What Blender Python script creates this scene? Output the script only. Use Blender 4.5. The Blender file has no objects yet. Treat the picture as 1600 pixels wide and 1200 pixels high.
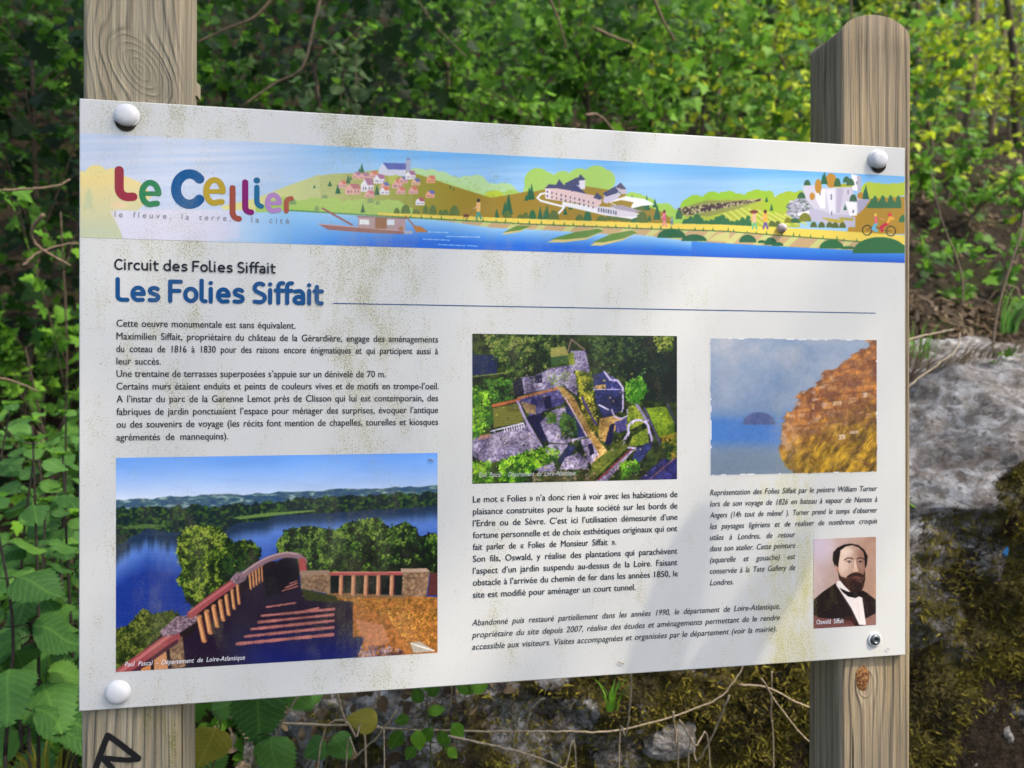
import bpy, math, random
import numpy as np
from mathutils import Vector, Matrix

# ------------------------------------------------------------------ camera, sky, sun, exposure
Z0 = 1.15                                    # height of the panel's lower edge above the path
FPX = 1109.0
YAW, PIT = 0.162203, 0.0014
CAM = np.array([.33962, -.83607, .35456 + Z0])
FW = np.array([math.sin(YAW)*math.cos(PIT), math.cos(YAW)*math.cos(PIT), math.sin(PIT)])
RT = np.array([math.cos(YAW), -math.sin(YAW), 0.0])
UP = np.cross(RT, FW)

scene = bpy.context.scene
cam_d = bpy.data.cameras.new('camera')
cam_d.lens = FPX/1600*36
cam_d.sensor_width = 36
cam_d.clip_start = .02
cam_d.clip_end = 400
cam_d.dof.use_dof = True
cam_d.dof.focus_distance = .85
cam_d.dof.aperture_fstop = 4.4
cam_d.dof.aperture_blades = 7
cam = bpy.data.objects.new('camera', cam_d)
scene.collection.objects.link(cam)
cam.matrix_world = Matrix(((RT[0], UP[0], -FW[0], CAM[0]), (RT[1], UP[1], -FW[1], CAM[1]),
                           (RT[2], UP[2], -FW[2], CAM[2]), (0, 0, 0, 1)))
scene.camera = cam

SUN = np.array([.50, -.37, .78]); SUN /= np.linalg.norm(SUN)      # towards the sun
sun_d = bpy.data.lights.new('sun', 'SUN')
sun_d.energy = 2.0
sun_d.angle = math.radians(.5)
sun_d.color = (1.0, .89, .72)
sun = bpy.data.objects.new('sun', sun_d)
scene.collection.objects.link(sun)
sun.location = (4, -6, 8)
sun.rotation_euler = Vector(SUN).to_track_quat('Z', 'Y').to_euler()

world = bpy.data.worlds.new('World')
scene.world = world
world.use_nodes = True
wn = world.node_tree
wn.nodes.clear()
sky = wn.nodes.new('ShaderNodeTexSky')
sky.sky_type = 'NISHITA'
sky.sun_disc = False
sky.sun_elevation = math.asin(SUN[2])
sky.sun_rotation = math.atan2(SUN[0], SUN[1])
sky.air_density = 1.0
sky.dust_density = 3.0
sky.ozone_density = 1.0
bg = wn.nodes.new('ShaderNodeBackground')
bg.inputs[1].default_value = .15
wo = wn.nodes.new('ShaderNodeOutputWorld')
wn.links.new(sky.outputs[0], bg.inputs[0])
wn.links.new(bg.outputs[0], wo.inputs[0])

scene.view_settings.view_transform = 'Standard'
scene.view_settings.look = 'None'
scene.view_settings.gamma = 1
scene.view_settings.use_curve_mapping = False
scene.view_settings.exposure = 1.1
scene.cycles.use_denoising = True
scene.cycles.max_bounces = 6
scene.cycles.diffuse_bounces = 4
scene.cycles.transmission_bounces = 4

# ------------------------------------------------------------------ helpers
rng = np.random.default_rng(7)
random.seed(7)


def at(px, py, Y):
    """world point on the plane y = Y that was measured at (px, py) of the 1600 x 1200 photograph"""
    d = FW + RT*(px-800)/FPX + UP*(600-py)/FPX
    return CAM + d*(Y-CAM[1])/d[1]


def uv(px, py):
    p = at(px, py, 0.0)
    return p[0], p[2]-Z0


def to_px(u, v):
    u = np.asarray(u, float); v = np.asarray(v, float)
    P = np.stack([u-CAM[0], np.full_like(u, -CAM[1]), v+Z0-CAM[2]], -1)
    z = P@FW
    return 800+FPX*(P@RT)/z, 600-FPX*(P@UP)/z


def link(o, parent=None):
    scene.collection.objects.link(o)
    if parent is not None:
        o.parent = parent
    return o


def tag(o, label=None, cat=None, group=None, kind=None):
    for k, v in (('label', label), ('category', cat), ('group', group), ('kind', kind)):
        if v:
            o[k] = v
    return o


def empty(name, loc, label, cat, group=None, rz=0):
    o = bpy.data.objects.new(name, None)
    o.empty_display_size = .05
    o.location = loc
    o.rotation_euler = (0, 0, rz)
    link(o)
    return tag(o, label, cat, group)


def mesh_from(name, V, F, mat=None, smooth=False, cols=None):
    """V (n,3); F either an (m,k) array or a list of faces"""
    me = bpy.data.meshes.new(name)
    V = np.asarray(V, np.float32)
    if isinstance(F, np.ndarray):
        m, k = F.shape
        me.vertices.add(len(V)); me.vertices.foreach_set('co', V.ravel())
        me.loops.add(m*k); me.loops.foreach_set('vertex_index', F.astype(np.int32).ravel())
        me.polygons.add(m)
        me.polygons.foreach_set('loop_start', np.arange(0, m*k, k, dtype=np.int32))
        me.polygons.foreach_set('loop_total', np.full(m, k, np.int32))
        me.update(calc_edges=True)
    else:
        me.from_pydata([tuple(map(float, v)) for v in V], [], F)
        me.update()
    if smooth:
        me.polygons.foreach_set('use_smooth', np.ones(len(me.polygons), bool))
    if cols is not None:
        a = me.color_attributes.new('Col', 'FLOAT_COLOR', 'POINT')
        c = np.ones((len(V), 4), np.float32); c[:, :cols.shape[1]] = cols
        a.data.foreach_set('color', c.ravel())
    if mat is not None:
        me.materials.append(mat)
    return me


def obj(name, me, parent=None):
    return link(bpy.data.objects.new(name, me), parent)


def vnoise(x, y, seed=0, oct=4, gain=.5):
    """fractal value noise in 0..1 on arrays"""
    out = 0.0; amp = 1.0; tot = 0.0
    x = np.asarray(x, float); y = np.asarray(y, float)
    for o in range(oct):
        xi = np.floor(x).astype(np.int64); yi = np.floor(y).astype(np.int64)
        fx = x-xi; fy = y-yi
        fx = fx*fx*(3-2*fx); fy = fy*fy*(3-2*fy)

        def h(a, b):
            n = (a*374761393 + b*668265263 + (seed+o)*1274126177) & 0xffffffff
            n = ((n ^ (n >> 13))*1274126177) & 0xffffffff
            return ((n ^ (n >> 16)) & 0xffff)/65535.0
        v = (h(xi, yi)*(1-fx)+h(xi+1, yi)*fx)*(1-fy)+(h(xi, yi+1)*(1-fx)+h(xi+1, yi+1)*fx)*fy
        out = out+amp*v; tot += amp; amp *= gain
        x = x*2.03+17.1; y = y*2.03+9.7
    return out/tot


def sstep(a, b, x):
    t = np.clip((np.asarray(x, float)-a)/(b-a), 0, 1)
    return t*t*(3-2*t)


def tube(pts, r, sides=6):
    """tapered tube through pts; r scalar or list; returns V, F"""
    pts = np.asarray(pts, float); n = len(pts)
    r = np.full(n, r) if np.isscalar(r) else np.interp(np.linspace(0, 1, n), np.linspace(0, 1, len(r)), r)
    V = []; F = []
    t = np.gradient(pts, axis=0); t /= np.linalg.norm(t, axis=1)[:, None]+1e-12
    a = np.array([0, 0, 1.0]) if abs(t[0][2]) < .9 else np.array([1.0, 0, 0])
    for i in range(n):
        b = np.cross(t[i], a); b /= np.linalg.norm(b)+1e-12
        a = np.cross(b, t[i])
        for k in range(sides):
            th = 2*math.pi*k/sides
            V.append(pts[i]+r[i]*(math.cos(th)*a+math.sin(th)*b))
    for i in range(n-1):
        for k in range(sides):
            k2 = (k+1) % sides
            F.append([i*sides+k, i*sides+k2, (i+1)*sides+k2, (i+1)*sides+k])
    F.append(list(range(sides))[::-1]); F.append([(n-1)*sides+k for k in range(sides)])
    return V, F


def bend(pts, n=10, wob=0.0, seed=0):
    """Catmull-Rom through pts"""
    P = np.asarray(pts, float); P = np.vstack([2*P[0]-P[1], P, 2*P[-1]-P[-2]])
    out = []
    for i in range(1, len(P)-2):
        for k in range(n):
            t = k/n
            out.append(.5*((2*P[i])+(-P[i-1]+P[i+1])*t+(2*P[i-1]-5*P[i]+4*P[i+1]-P[i+2])*t*t+(-P[i-1]+3*P[i]-3*P[i+1]+P[i+2])*t**3))
    out.append(P[-2]); out = np.array(out)
    if wob:
        r = np.random.default_rng(seed)
        out = out+r.normal(0, wob, out.shape)
    return out


class Acc:
    def __init__(s): s.V = []; s.F = []
    def add(s, V, F):
        b = len(s.V); s.V.extend([tuple(v) for v in V]); s.F.extend([[i+b for i in f] for f in F]); return s
    def mesh(s, name, mat, smooth=False): return mesh_from(name, np.array(s.V), s.F, mat, smooth)


# ---- tiny node language: N wraps a socket, arithmetic makes Math nodes
class N:
    def __init__(s, nt, sock): s.nt = nt; s.s = sock
    def _m(s, op, *a):
        n = s.nt.nodes.new('ShaderNodeMath'); n.operation = op
        for i, v in enumerate((s,)+a):
            if isinstance(v, N): s.nt.links.new(v.s, n.inputs[i])
            else: n.inputs[i].default_value = v
        return N(s.nt, n.outputs[0])
    def __add__(s, o): return s._m('ADD', o)
    __radd__ = __add__
    def __sub__(s, o): return s._m('SUBTRACT', o)
    def __rsub__(s, o): return (s*-1)+o
    def __mul__(s, o): return s._m('MULTIPLY', o)
    __rmul__ = __mul__
    def __truediv__(s, o): return s._m('DIVIDE', o)
    def pow(s, o): return s._m('POWER', o)
    def sin(s): return s._m('SINE')
    def sqrt(s): return s._m('SQRT')
    def exp(s): return s._m('EXPONENT')
    def max(s, o): return s._m('MAXIMUM', o)
    def min(s, o): return s._m('MINIMUM', o)
    def lt(s, o): return s._m('LESS_THAN', o)
    def gt(s, o): return s._m('GREATER_THAN', o)
    def step(s, a, b):
        n = s.nt.nodes.new('ShaderNodeMapRange'); n.interpolation_type = 'SMOOTHSTEP'
        s.nt.links.new(s.s, n.inputs[0]); n.inputs[1].default_value = a; n.inputs[2].default_value = b
        return N(s.nt, n.outputs[0])
    def ramp(s, stops, interp='LINEAR'):
        n = s.nt.nodes.new('ShaderNodeValToRGB'); n.color_ramp.interpolation = interp
        e = n.color_ramp.elements
        while len(e) < len(stops): e.new(.5)
        for el, (p, c) in zip(e, stops):
            el.position = p
        for el, (p, c) in zip(sorted(e, key=lambda q: q.position), stops):
            c = (c, c, c) if isinstance(c, (int, float)) else c
            el.color = (*c, 1)
        s.nt.links.new(s.s, n.inputs[0])
        return N(s.nt, n.outputs[0])


def nmix(nt, f, a, b):
    n = nt.nodes.new('ShaderNodeMix'); n.data_type = 'RGBA'
    for i, v in ((0, f), (6, a), (7, b)):
        if isinstance(v, N): nt.links.new(v.s, n.inputs[i])
        elif i == 0: n.inputs[0].default_value = v
        else: n.inputs[i].default_value = (*v, 1)
    return N(nt, n.outputs[2])


def ncoord(nt, kind='Object', scale=(1, 1, 1), loc=(0, 0, 0)):
    t = nt.nodes.new('ShaderNodeTexCoord'); m = nt.nodes.new('ShaderNodeMapping')
    m.inputs['Scale'].default_value = scale; m.inputs['Location'].default_value = loc
    nt.links.new(t.outputs[kind], m.inputs[0])
    return m.outputs[0]


def nxyz(nt, vec=None):
    n = nt.nodes.new('ShaderNodeSeparateXYZ')
    if vec is None: vec = ncoord(nt)
    nt.links.new(vec, n.inputs[0])
    return [N(nt, n.outputs[i]) for i in range(3)]


def nnoise(nt, vec, scale, detail=3, rough=.5, dist=0.0):
    n = nt.nodes.new('ShaderNodeTexNoise'); n.inputs['Scale'].default_value = scale
    n.inputs['Detail'].default_value = detail; n.inputs['Roughness'].default_value = rough
    n.inputs['Distortion'].default_value = dist
    nt.links.new(vec, n.inputs['Vector'])
    return N(nt, n.outputs[0])


def nvor(nt, vec, scale, feature='F1'):
    n = nt.nodes.new('ShaderNodeTexVoronoi'); n.inputs['Scale'].default_value = scale; n.feature = feature
    nt.links.new(vec, n.inputs['Vector'])
    return N(nt, n.outputs[0])


def new_mat(name, rough=.7, spec=.3):
    m = bpy.data.materials.new(name); m.use_nodes = True
    nt = m.node_tree; p = nt.nodes['Principled BSDF']
    p.inputs['Roughness'].default_value = rough
    p.inputs['Specular IOR Level'].default_value = spec
    return m, nt, p


def nset(nt, sock, v):
    if isinstance(v, N): nt.links.new(v.s, sock)
    else: sock.default_value = (*v, 1) if isinstance(v, tuple) else v


def nbump(nt, p, h, strength=.5, dist=.001):
    b = nt.nodes.new('ShaderNodeBump'); b.inputs['Strength'].default_value = strength
    b.inputs['Distance'].default_value = dist
    nt.links.new(h.s, b.inputs['Height']); nt.links.new(b.outputs[0], p.inputs['Normal'])


def lin(c):
    c = np.asarray(c, float)/255.0
    return np.where(c <= .04045, c/12.92, ((c+.055)/1.055)**2.4)


def plain(name, col, rough=.7, spec=.3, var=.15, scale=30):
    m, nt, p = new_mat(name, rough, spec)
    n = nnoise(nt, ncoord(nt), scale, 4, .6)
    c = nmix(nt, n.step(.3, .7), tuple(x*(1-var) for x in col), tuple(min(1, x*(1+var)) for x in col))
    nset(nt, p.inputs['Base Color'], c)
    nbump(nt, p, n, .3, .002)
    return m
# ------------------------------------------------------------------ ground and bank
def ground_z(x, y):
    x = np.asarray(x, float); y = np.asarray(y, float)
    right = np.interp(y, [-60, .42, .50, .95, 1.5, 3.0, 4.2, 7, 10, 16, 60], [0, 0, .95, 1.50, 1.86, 2.85, 3.5, 4.6, 7.2, 13, 20])
    left = np.interp(y, [-60, .30, .60, 1.3, 2.5, 4.5, 7, 10, 16, 60], [0, 0, .45, .85, 1.55, 2.5, 4.8, 8.0, 14, 20])
    w = sstep(.0, 1.1, x+.25*(vnoise(x*1.3, y*1.3, 5)-.5))
    z = left*(1-w)+right*w
    n = vnoise(x*2.2+3, y*2.2, 11, 5)-.5
    amp = .05+.30*sstep(.5, 1.6, y)
    return z+n*amp*sstep(-.2, .6, y)+(vnoise(x*9, y*9, 3, 3)-.5)*.03


def grid_sheet(xs, ys, zf):
    X, Y = np.meshgrid(xs, ys)
    V = np.stack([X, Y, zf(X, Y)], -1).reshape(-1, 3)
    nx, ny = len(xs), len(ys)
    i = (np.arange(ny-1)[:, None]*nx+np.arange(nx-1)[None]).ravel()
    return V, np.stack([i, i+1, i+nx+1, i+nx], 1)


m_soil, nt, p = new_mat('soil', .95, .1)
vec = ncoord(nt)
n1 = nnoise(nt, vec, 6, 6, .65); n2 = nnoise(nt, vec, 45, 5, .7); n3 = nnoise(nt, vec, 160, 3, .6)
c = n2.ramp([(0, (.006, .005, .003)), (.42, (.020, .015, .010)), (.6, (.045, .033, .022)), (1, (.11, .085, .06))])
c = nmix(nt, n1.step(.52, .64), c, (.035, .04, .012))
nset(nt, p.inputs['Base Color'], c)
nbump(nt, p, n2+n3*.5, 1.0, .02)
xs = np.concatenate([np.linspace(-60, -3, 30), np.linspace(-2.9, 6, 240), np.linspace(6.3, 60, 30)])
ys = np.concatenate([np.linspace(-60, -1, 30), np.linspace(-.9, 6, 240), np.linspace(6.2, 60, 40)])
V, F = grid_sheet(xs, ys, ground_z)
tag(obj('ground', mesh_from('ground', V, F, m_soil, True)), kind='structure')

# ------------------------------------------------------------------ rock outcrop behind the sign
m_rock, nt, p = new_mat('rock', .85, .25)
vec = ncoord(nt)
g = nnoise(nt, vec, 14, 8, .7); f1 = nnoise(nt, vec, 60, 6, .7, .6); f2 = nnoise(nt, vec, 220, 4, .65)
v1 = nvor(nt, vec, 32)
bl = nnoise(nt, vec, 15, 8, .66, .8)
grey = (bl*.7+f1*.3).ramp([(0, (.04, .035, .03)), (.38, (.10, .085, .07)), (.43, (.19, .17, .15)), (.49, (.27, .255, .235)), (.53, (.38, .37, .36)), (.58, (.50, .495, .49)), (.66, (.68, .67, .66))])
grey = nmix(nt, (f2*.5+f1*.5).step(.55, .62)*.6, grey, (.075, .065, .055))
pit = nnoise(nt, vec, 38, 3, .5, 1.2).step(.58, .64).max(nnoise(nt, vec, 17, 6, .7, .8).step(.555, .60)*.85)
grey = nmix(nt, pit*.7, grey, (.085, .075, .07))
grey = nmix(nt, v1.step(.14, .06)*f1.step(.52, .6), grey, (.60, .60, .60))
grey = nmix(nt, (g*f2*4).step(1.15, 1.5)*.5, grey, (.30, .19, .11))
at_ = nt.nodes.new('ShaderNodeAttribute'); at_.attribute_name = 'Col'
sp = nt.nodes.new('ShaderNodeSeparateColor'); nt.links.new(at_.outputs['Color'], sp.inputs[0])
moss = (N(nt, sp.outputs[0])+(f1-.5)*1.1+(f2-.5)*.5).step(.42, .6)
mcol = f1.ramp([(0, (.035, .029, .013)), (.45, (.10, .082, .028)), (.6, (.18, .15, .035)), (1, (.26, .22, .06))])
mcol = nmix(nt, nnoise(nt, vec, 9, 3).step(.46, .6), mcol, (.030, .022, .012))
nset(nt, p.inputs['Base Color'], nmix(nt, moss, grey, mcol))
nbump(nt, p, f1+f2*.6+moss*f2*.8, 1.0, .012)


def rock_frame(x):
    """profile of the outcrop at x: y and z along parameter t (0 foot .. 1 back of the top slab)"""
    edge = np.clip(np.where(x > 1.3, 1.145+(x-1.3)*.50, 1.145+(x-1.3)*.28), .72, 1.36)
    return edge


nx, ntt = 460, 300
xs = np.linspace(.02, 3.2, nx); ts = np.linspace(0, 1, ntt)
X, T = np.meshgrid(xs, ts)
E_ = rock_frame(X)+(vnoise(X*5, X*0, 4, 3)-.5)*.10
Yp = np.interp(T, [0, .25, .5, .58, .66, .8, 1], [.56, .47, .42, .42, .50, .72, 1.06])
Zf = np.interp(T, [0, .25, .5, .58, .66, .8, 1], [-.1, .45, .86, .98, 1.04, 1.16, 1.26])
Z = np.where(T < .58, Zf/.98*E_, E_+(Zf-.98)*1.0)
big = vnoise(X*3+1, Z*3, 21, 3)-.5
mid = vnoise(X*11, (Z+Yp)*13, 22, 4)-.5
fine = vnoise(X*40, (Z+Yp)*40, 23, 4)-.5
ridge = -np.abs(vnoise(X*6+(Z+Yp)*2, (Z+Yp)*9, 24, 3)-.5)
crag = np.floor(vnoise(X*5+2, (Z+Yp)*9, 27, 2)*7)/7-.5
low_ = 1-.45*sstep(.58, .66, T)
disp = (big*.11+mid*.05+fine*.022+ridge*.07+crag*.05)*low_
side = sstep(.0, .45, X)
top = sstep(.55, .68, T)
Yp = Yp-disp*(1-.4*top)*1.0+(1-side)*.30+.02
Z = Z+disp*top*.8
V = np.stack([X, Yp, Z], -1)
below = 1-sstep(.56, .66, T+(mid*.12))
patch = vnoise(X*4.2+3, Z*5, 31, 4)
mo = below*(.50+.65*sstep(.36, .52, patch))
mo = mo*(1-.75*sstep(1.38, 1.60, X)*(1-sstep(.75, .92, Z)))+.10*(1-below)*sstep(.5, .7, patch)
mo = mo*(1-.6*(1-sstep(.75, 1.1, X)))+.35*below*sstep(.45, .6, vnoise(X*8, Z*8, 33, 3))*(1-sstep(.75, 1.1, X))
i = (np.arange(ntt-1)[:, None]*nx+np.arange(nx-1)[None]).ravel()
F = np.stack([i, i+1, i+nx+1, i+nx], 1)
cols = np.stack([mo.ravel()]*3, 1)
rock = obj('rock_outcrop', mesh_from('rock_outcrop', V.reshape(-1, 3), F, m_rock, True, cols))
tag(rock, 'grey lichened rock outcrop with dark moss under its ledge, behind the information sign', 'rock')
ROCK_V, ROCK_M = V, mo

# moss cushions: a fuzz of tiny fronds on the mossy parts
m_moss, nt, p = new_mat('moss', .9, .1)
at_ = nt.nodes.new('ShaderNodeAttribute'); at_.attribute_name = 'Col'
nt.links.new(at_.outputs['Color'], p.inputs['Base Color'])
r = np.random.default_rng(3)
vis = (X > .1) & (X < 2.0) & (Z > .6)
pr = np.clip(mo-.35, 0, 1)*vis
idx = r.choice(pr.size, 42000, p=(pr/pr.sum()).ravel())
P = V.reshape(-1, 3)[idx]+r.normal(0, .003, (len(idx), 3))
h = r.uniform(.006, .018, len(idx)); w = r.uniform(.0012, .003, len(idx))
d = np.stack([r.normal(0, .6, len(idx)), -np.abs(r.normal(.7, .4, len(idx))), r.normal(.3, .6, len(idx))], 1)
d /= np.linalg.norm(d, axis=1)[:, None]
s_ = np.cross(d, r.normal(0, 1, d.shape)); s_ /= np.linalg.norm(s_, axis=1)[:, None]
Vm = np.stack([P-s_*w[:, None]-d*.004, P+s_*w[:, None]-d*.004, P+d*h[:, None]], 1).reshape(-1, 3)
pal = np.array([[.06, .05, .018], [.14, .115, .022], [.23, .19, .03], [.31, .27, .045], [.19, .135, .055]])
pn = vnoise(P[:, 0]*7, P[:, 2]*7, 41, 3)
ci = np.clip((pn*6-1.2+r.normal(0, .8, len(idx))).astype(int), 0, 4)
Cm = np.repeat(pal[ci]*r.uniform(.6, 1.3, (len(idx), 1)), 3, 0)
tag(obj('moss', mesh_from('moss', Vm, np.arange(len(Vm)).reshape(-1, 3), m_moss, False, Cm)), 'dark olive moss cushions on the rock outcrop', kind='stuff')
# ------------------------------------------------------------------ leaves
def leaf_mat(name, a, b, c, trans=.35, rough=.42, attr=False, ns=1.0):
    """a dark, b usual, c fresh leaf colour; the object's random number picks between them"""
    m, nt, p = new_mat(name, max(rough, .55), .14)
    if attr:
        at_ = nt.nodes.new('ShaderNodeAttribute'); at_.attribute_name = 'Col'
        sp = nt.nodes.new('ShaderNodeSeparateColor'); nt.links.new(at_.outputs['Color'], sp.inputs[0])
        k = N(nt, sp.outputs[0])
    else:
        oi = nt.nodes.new('ShaderNodeObjectInfo'); k = N(nt, oi.outputs['Random'])
    col = k.ramp([(0, a), (.22, a), (.66, b), (.94, c), (1, tuple(min(1, x*1.25) for x in c))])
    vec = ncoord(nt)
    n = nnoise(nt, vec, (60 if attr else 7)*ns, 4, .65)
    col = nmix(nt, n.step(.55, .8)*.5, col, tuple(x*.55 for x in a))
    col = nmix(nt, nnoise(nt, vec, (190 if attr else 16)*ns, 2).step(.66, .72)*.7, col, (.16, .13, .04))
    if not attr:                                   # veins in the leaf's own frame
        lx, ly, lz = nxyz(nt)
        ax = lx.max(lx*-1)
        v = ((ly-ax*.75+(nnoise(nt, vec, 9, 2)-.5)*.12)*52.0).sin()*.5+.5
        vein = v.pow(9.0)*.55
        vein = vein.max((ax*-60.0).exp())
        col = nmix(nt, vein*.40, col, tuple(min(1, x*1.9+.01) for x in c))
        n = n*.5+v.pow(.5)*.7-vein*.6
    nset(nt, p.inputs['Base Color'], col)
    tr = nt.nodes.new('ShaderNodeBsdfTranslucent')
    tc = nmix(nt, .55, col, tuple(min(1, x*2.2) for x in c))
    nt.links.new(tc.s, tr.inputs[0])
    mx = nt.nodes.new('ShaderNodeMixShader'); mx.inputs[0].default_value = trans
    nt.links.new(p.outputs[0], mx.inputs[1]); nt.links.new(tr.outputs[0], mx.inputs[2])
    nt.links.new(mx.outputs[0], nt.nodes['Material Output'].inputs[0])
    nbump(nt, p, n, .25, .001)
    return m


LM = {
 'dark':   leaf_mat('leaf_dark', (.010, .022, .009), (.020, .060, .014), (.045, .125, .022)),
 'mid':    leaf_mat('leaf_mid', (.028, .080, .012), (.080, .215, .022), (.16, .34, .030)),
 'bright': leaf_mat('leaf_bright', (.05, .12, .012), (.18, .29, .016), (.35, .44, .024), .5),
 'nettle': leaf_mat('leaf_nettle', (.038, .105, .030), (.075, .190, .042), (.12, .26, .046), .28, .5),
 'pale':   leaf_mat('leaf_pale', (.045, .085, .035), (.085, .150, .060), (.130, .200, .080), .3, .35),
 'yellow': leaf_mat('leaf_yellowed', (.16, .15, .02), (.26, .24, .03), (.34, .30, .05), .35, .6),
 'brown':  leaf_mat('leaf_dead', (.07, .045, .03), (.14, .09, .06), (.24, .17, .12), .1, .8),
}
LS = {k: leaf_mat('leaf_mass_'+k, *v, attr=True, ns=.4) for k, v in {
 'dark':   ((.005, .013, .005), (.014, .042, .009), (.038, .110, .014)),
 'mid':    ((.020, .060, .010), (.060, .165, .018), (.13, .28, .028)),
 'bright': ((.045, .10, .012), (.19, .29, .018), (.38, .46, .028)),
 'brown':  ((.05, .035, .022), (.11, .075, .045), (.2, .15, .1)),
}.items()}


def leaf_shape(kind):
    """leaf in its own frame: base at the origin, tip along +y, upper side +z, length 1"""
    V = []; F = []
    if kind in ('ovate', 'lance', 'drop'):
        ts = [0, .12, .3, .5, .72, .88, 1]
        ws = {'ovate': [0, .20, .33, .34, .24, .11, 0], 'lance': [0, .09, .15, .16, .12, .06, 0], 'drop': [0, .26, .32, .27, .16, .07, 0]}[kind]
        for t, w in zip(ts, ws):
            z = -.22*t*t+.05*math.sin(t*7)
            V += [(-w, t, z+.28*w), (0, t, z), (w, t, z+.28*w)]
        for i in range(len(ts)-1):
            a = 3*i
            F += [[a, a+1, a+4, a+3], [a+1, a+2, a+5, a+4]]
    elif kind == 'serrate':
        n = 13
        for i in range(n+1):
            t = i/n
            w = .40*math.sin(math.pi*min(1, t**.62))**.8*(1-.1*t) if 0 < t < 1 else 0
            z = -.25*t*t
            tooth = .05 if 0 < i < n else 0
            for s in (-1, 1):
                V += [(s*w*.5, t+.02, z+.12*w+.012*(-1)**i), (s*w, t-.012, z+.10*w+.01*(-1)**i), (s*(w+tooth), t+.045, z+.08*w)]
            V += [(0, t, z-.01)]
        for i in range(n):
            a, b = 7*i, 7*(i+1)
            for o in (0, 3):
                q = [[a+6, a+o, b+o, b+6], [a+o, a+o+1, b+o+1, b+o], [a+o+1, a+o+2, b+o+1]]
                if o == 3: q = [f[::-1] for f in q]
                F += q
    elif kind == 'lobed':
        pts = [(0, 0), (.22, -.05), (.46, .10), (.30, .30), (.55, .52), (.26, .55), (.16, .80), (0, 1.0)]
        pts = pts+[(-x, y) for x, y in pts[-2:0:-1]]
        V = [(0, .38, .0)]+[(x, y, .12*abs(x)-.18*y*y) for x, y in pts]
        n = len(pts)
        F = [[0, 1+i, 1+(i+1) % n] for i in range(n)]
    elif kind == 'round':
        n = 9
        V = [(0, .5, 0)]+[(.42*math.sin(2*math.pi*i/n)*(1+.08*(-1)**i), .5-.5*math.cos(2*math.pi*i/n), .06*math.sin(4*math.pi*i/n)) for i in range(n)]
        F = [[0, 1+i, 1+(i+1) % n] for i in range(n)]
    return np.array(V, float), F


SHAPES = {k: leaf_shape(k) for k in ('ovate', 'lance', 'drop', 'serrate', 'lobed', 'round')}
_lm = {}


def leaf_data(shape, mat):
    if (shape, mat) not in _lm:
        V, F = SHAPES[shape]
        V = V+np.stack([V[:, 0]*0, V[:, 0]*0, .05*np.sin(V[:, 1]*7+V[:, 0]*5)+.04*np.cos(V[:, 0]*9)], 1)
        _lm[shape, mat] = mesh_from('leaf_'+shape, V, F, LM[mat], True)
    return _lm[shape, mat]


def frame(d, n):
    d = d/(np.linalg.norm(d)+1e-9)
    x = np.cross(d, n); x /= np.linalg.norm(x)+1e-9
    z = np.cross(x, d)
    return Matrix(((x[0], d[0], z[0]), (x[1], d[1], z[1]), (x[2], d[2], z[2])))


def put_leaf(root, pos, d, n, size, shape, mat, name='leaf'):
    o = bpy.data.objects.new(name, leaf_data(shape, mat))
    scene.collection.objects.link(o)
    o.parent = root
    M = frame(d, n).to_4x4()
    M.translation = Vector(pos)-root.location
    o.matrix_local = M @ Matrix.Diagonal((size*random.uniform(.85, 1.15), size, size, 1))
    return o


def mass(name, P, shape, mat, sizes, label, seed, toward=(-.1, -.55, .7), jit=.55, parent=None, kgain=1.0):
    """one mesh of many leaves at points P (uncountable undergrowth)"""
    r = np.random.default_rng(seed)
    V0, F0 = SHAPES[shape]
    tris = []
    for f in F0:
        for k in range(1, len(f)-1): tris.append([f[0], f[k], f[k+1]])
    T0 = np.array(tris)
    n = len(P)
    nn = np.array(toward)+r.normal(0, jit, (n, 3)); nn /= np.linalg.norm(nn, axis=1)[:, None]
    dd = r.normal(0, 1, (n, 3))+np.array([0, -.2, -.5]); dd -= nn*(dd*nn).sum(1)[:, None]; dd /= np.linalg.norm(dd, axis=1)[:, None]
    xx = np.cross(dd, nn)
    s = r.uniform(sizes[0], sizes[1], n)[:, None, None]
    V = P[:, None]+s*(V0[None, :, 0:1]*xx[:, None]+V0[None, :, 1:2]*dd[:, None]+V0[None, :, 2:3]*nn[:, None])
    F = (T0[None]+(np.arange(n)*len(V0))[:, None, None]).reshape(-1, 3)
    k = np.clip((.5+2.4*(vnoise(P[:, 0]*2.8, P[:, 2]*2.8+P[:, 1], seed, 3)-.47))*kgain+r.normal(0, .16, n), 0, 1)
    C = np.repeat(np.stack([k]*3, 1), len(V0), 0)
    o = obj(name, mesh_from(name, V.reshape(-1, 3), F, LS[mat], True, C), parent)
    return tag(o, label, kind='stuff')


m_bark = plain('bark', (.075, .058, .042), .9, .1, .4, 90)
m_twig = plain('twig', (.17, .125, .085), .85, .15, .3, 120)
m_straw = plain('straw', (.34, .27, .18), .7, .3, .3, 140)
m_greenstem = plain('green_stem', (.075, .085, .028), .6, .3, .3, 100)
m_darkstem = plain('dark_stem', (.035, .028, .022), .7, .3, .3, 100)


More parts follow.
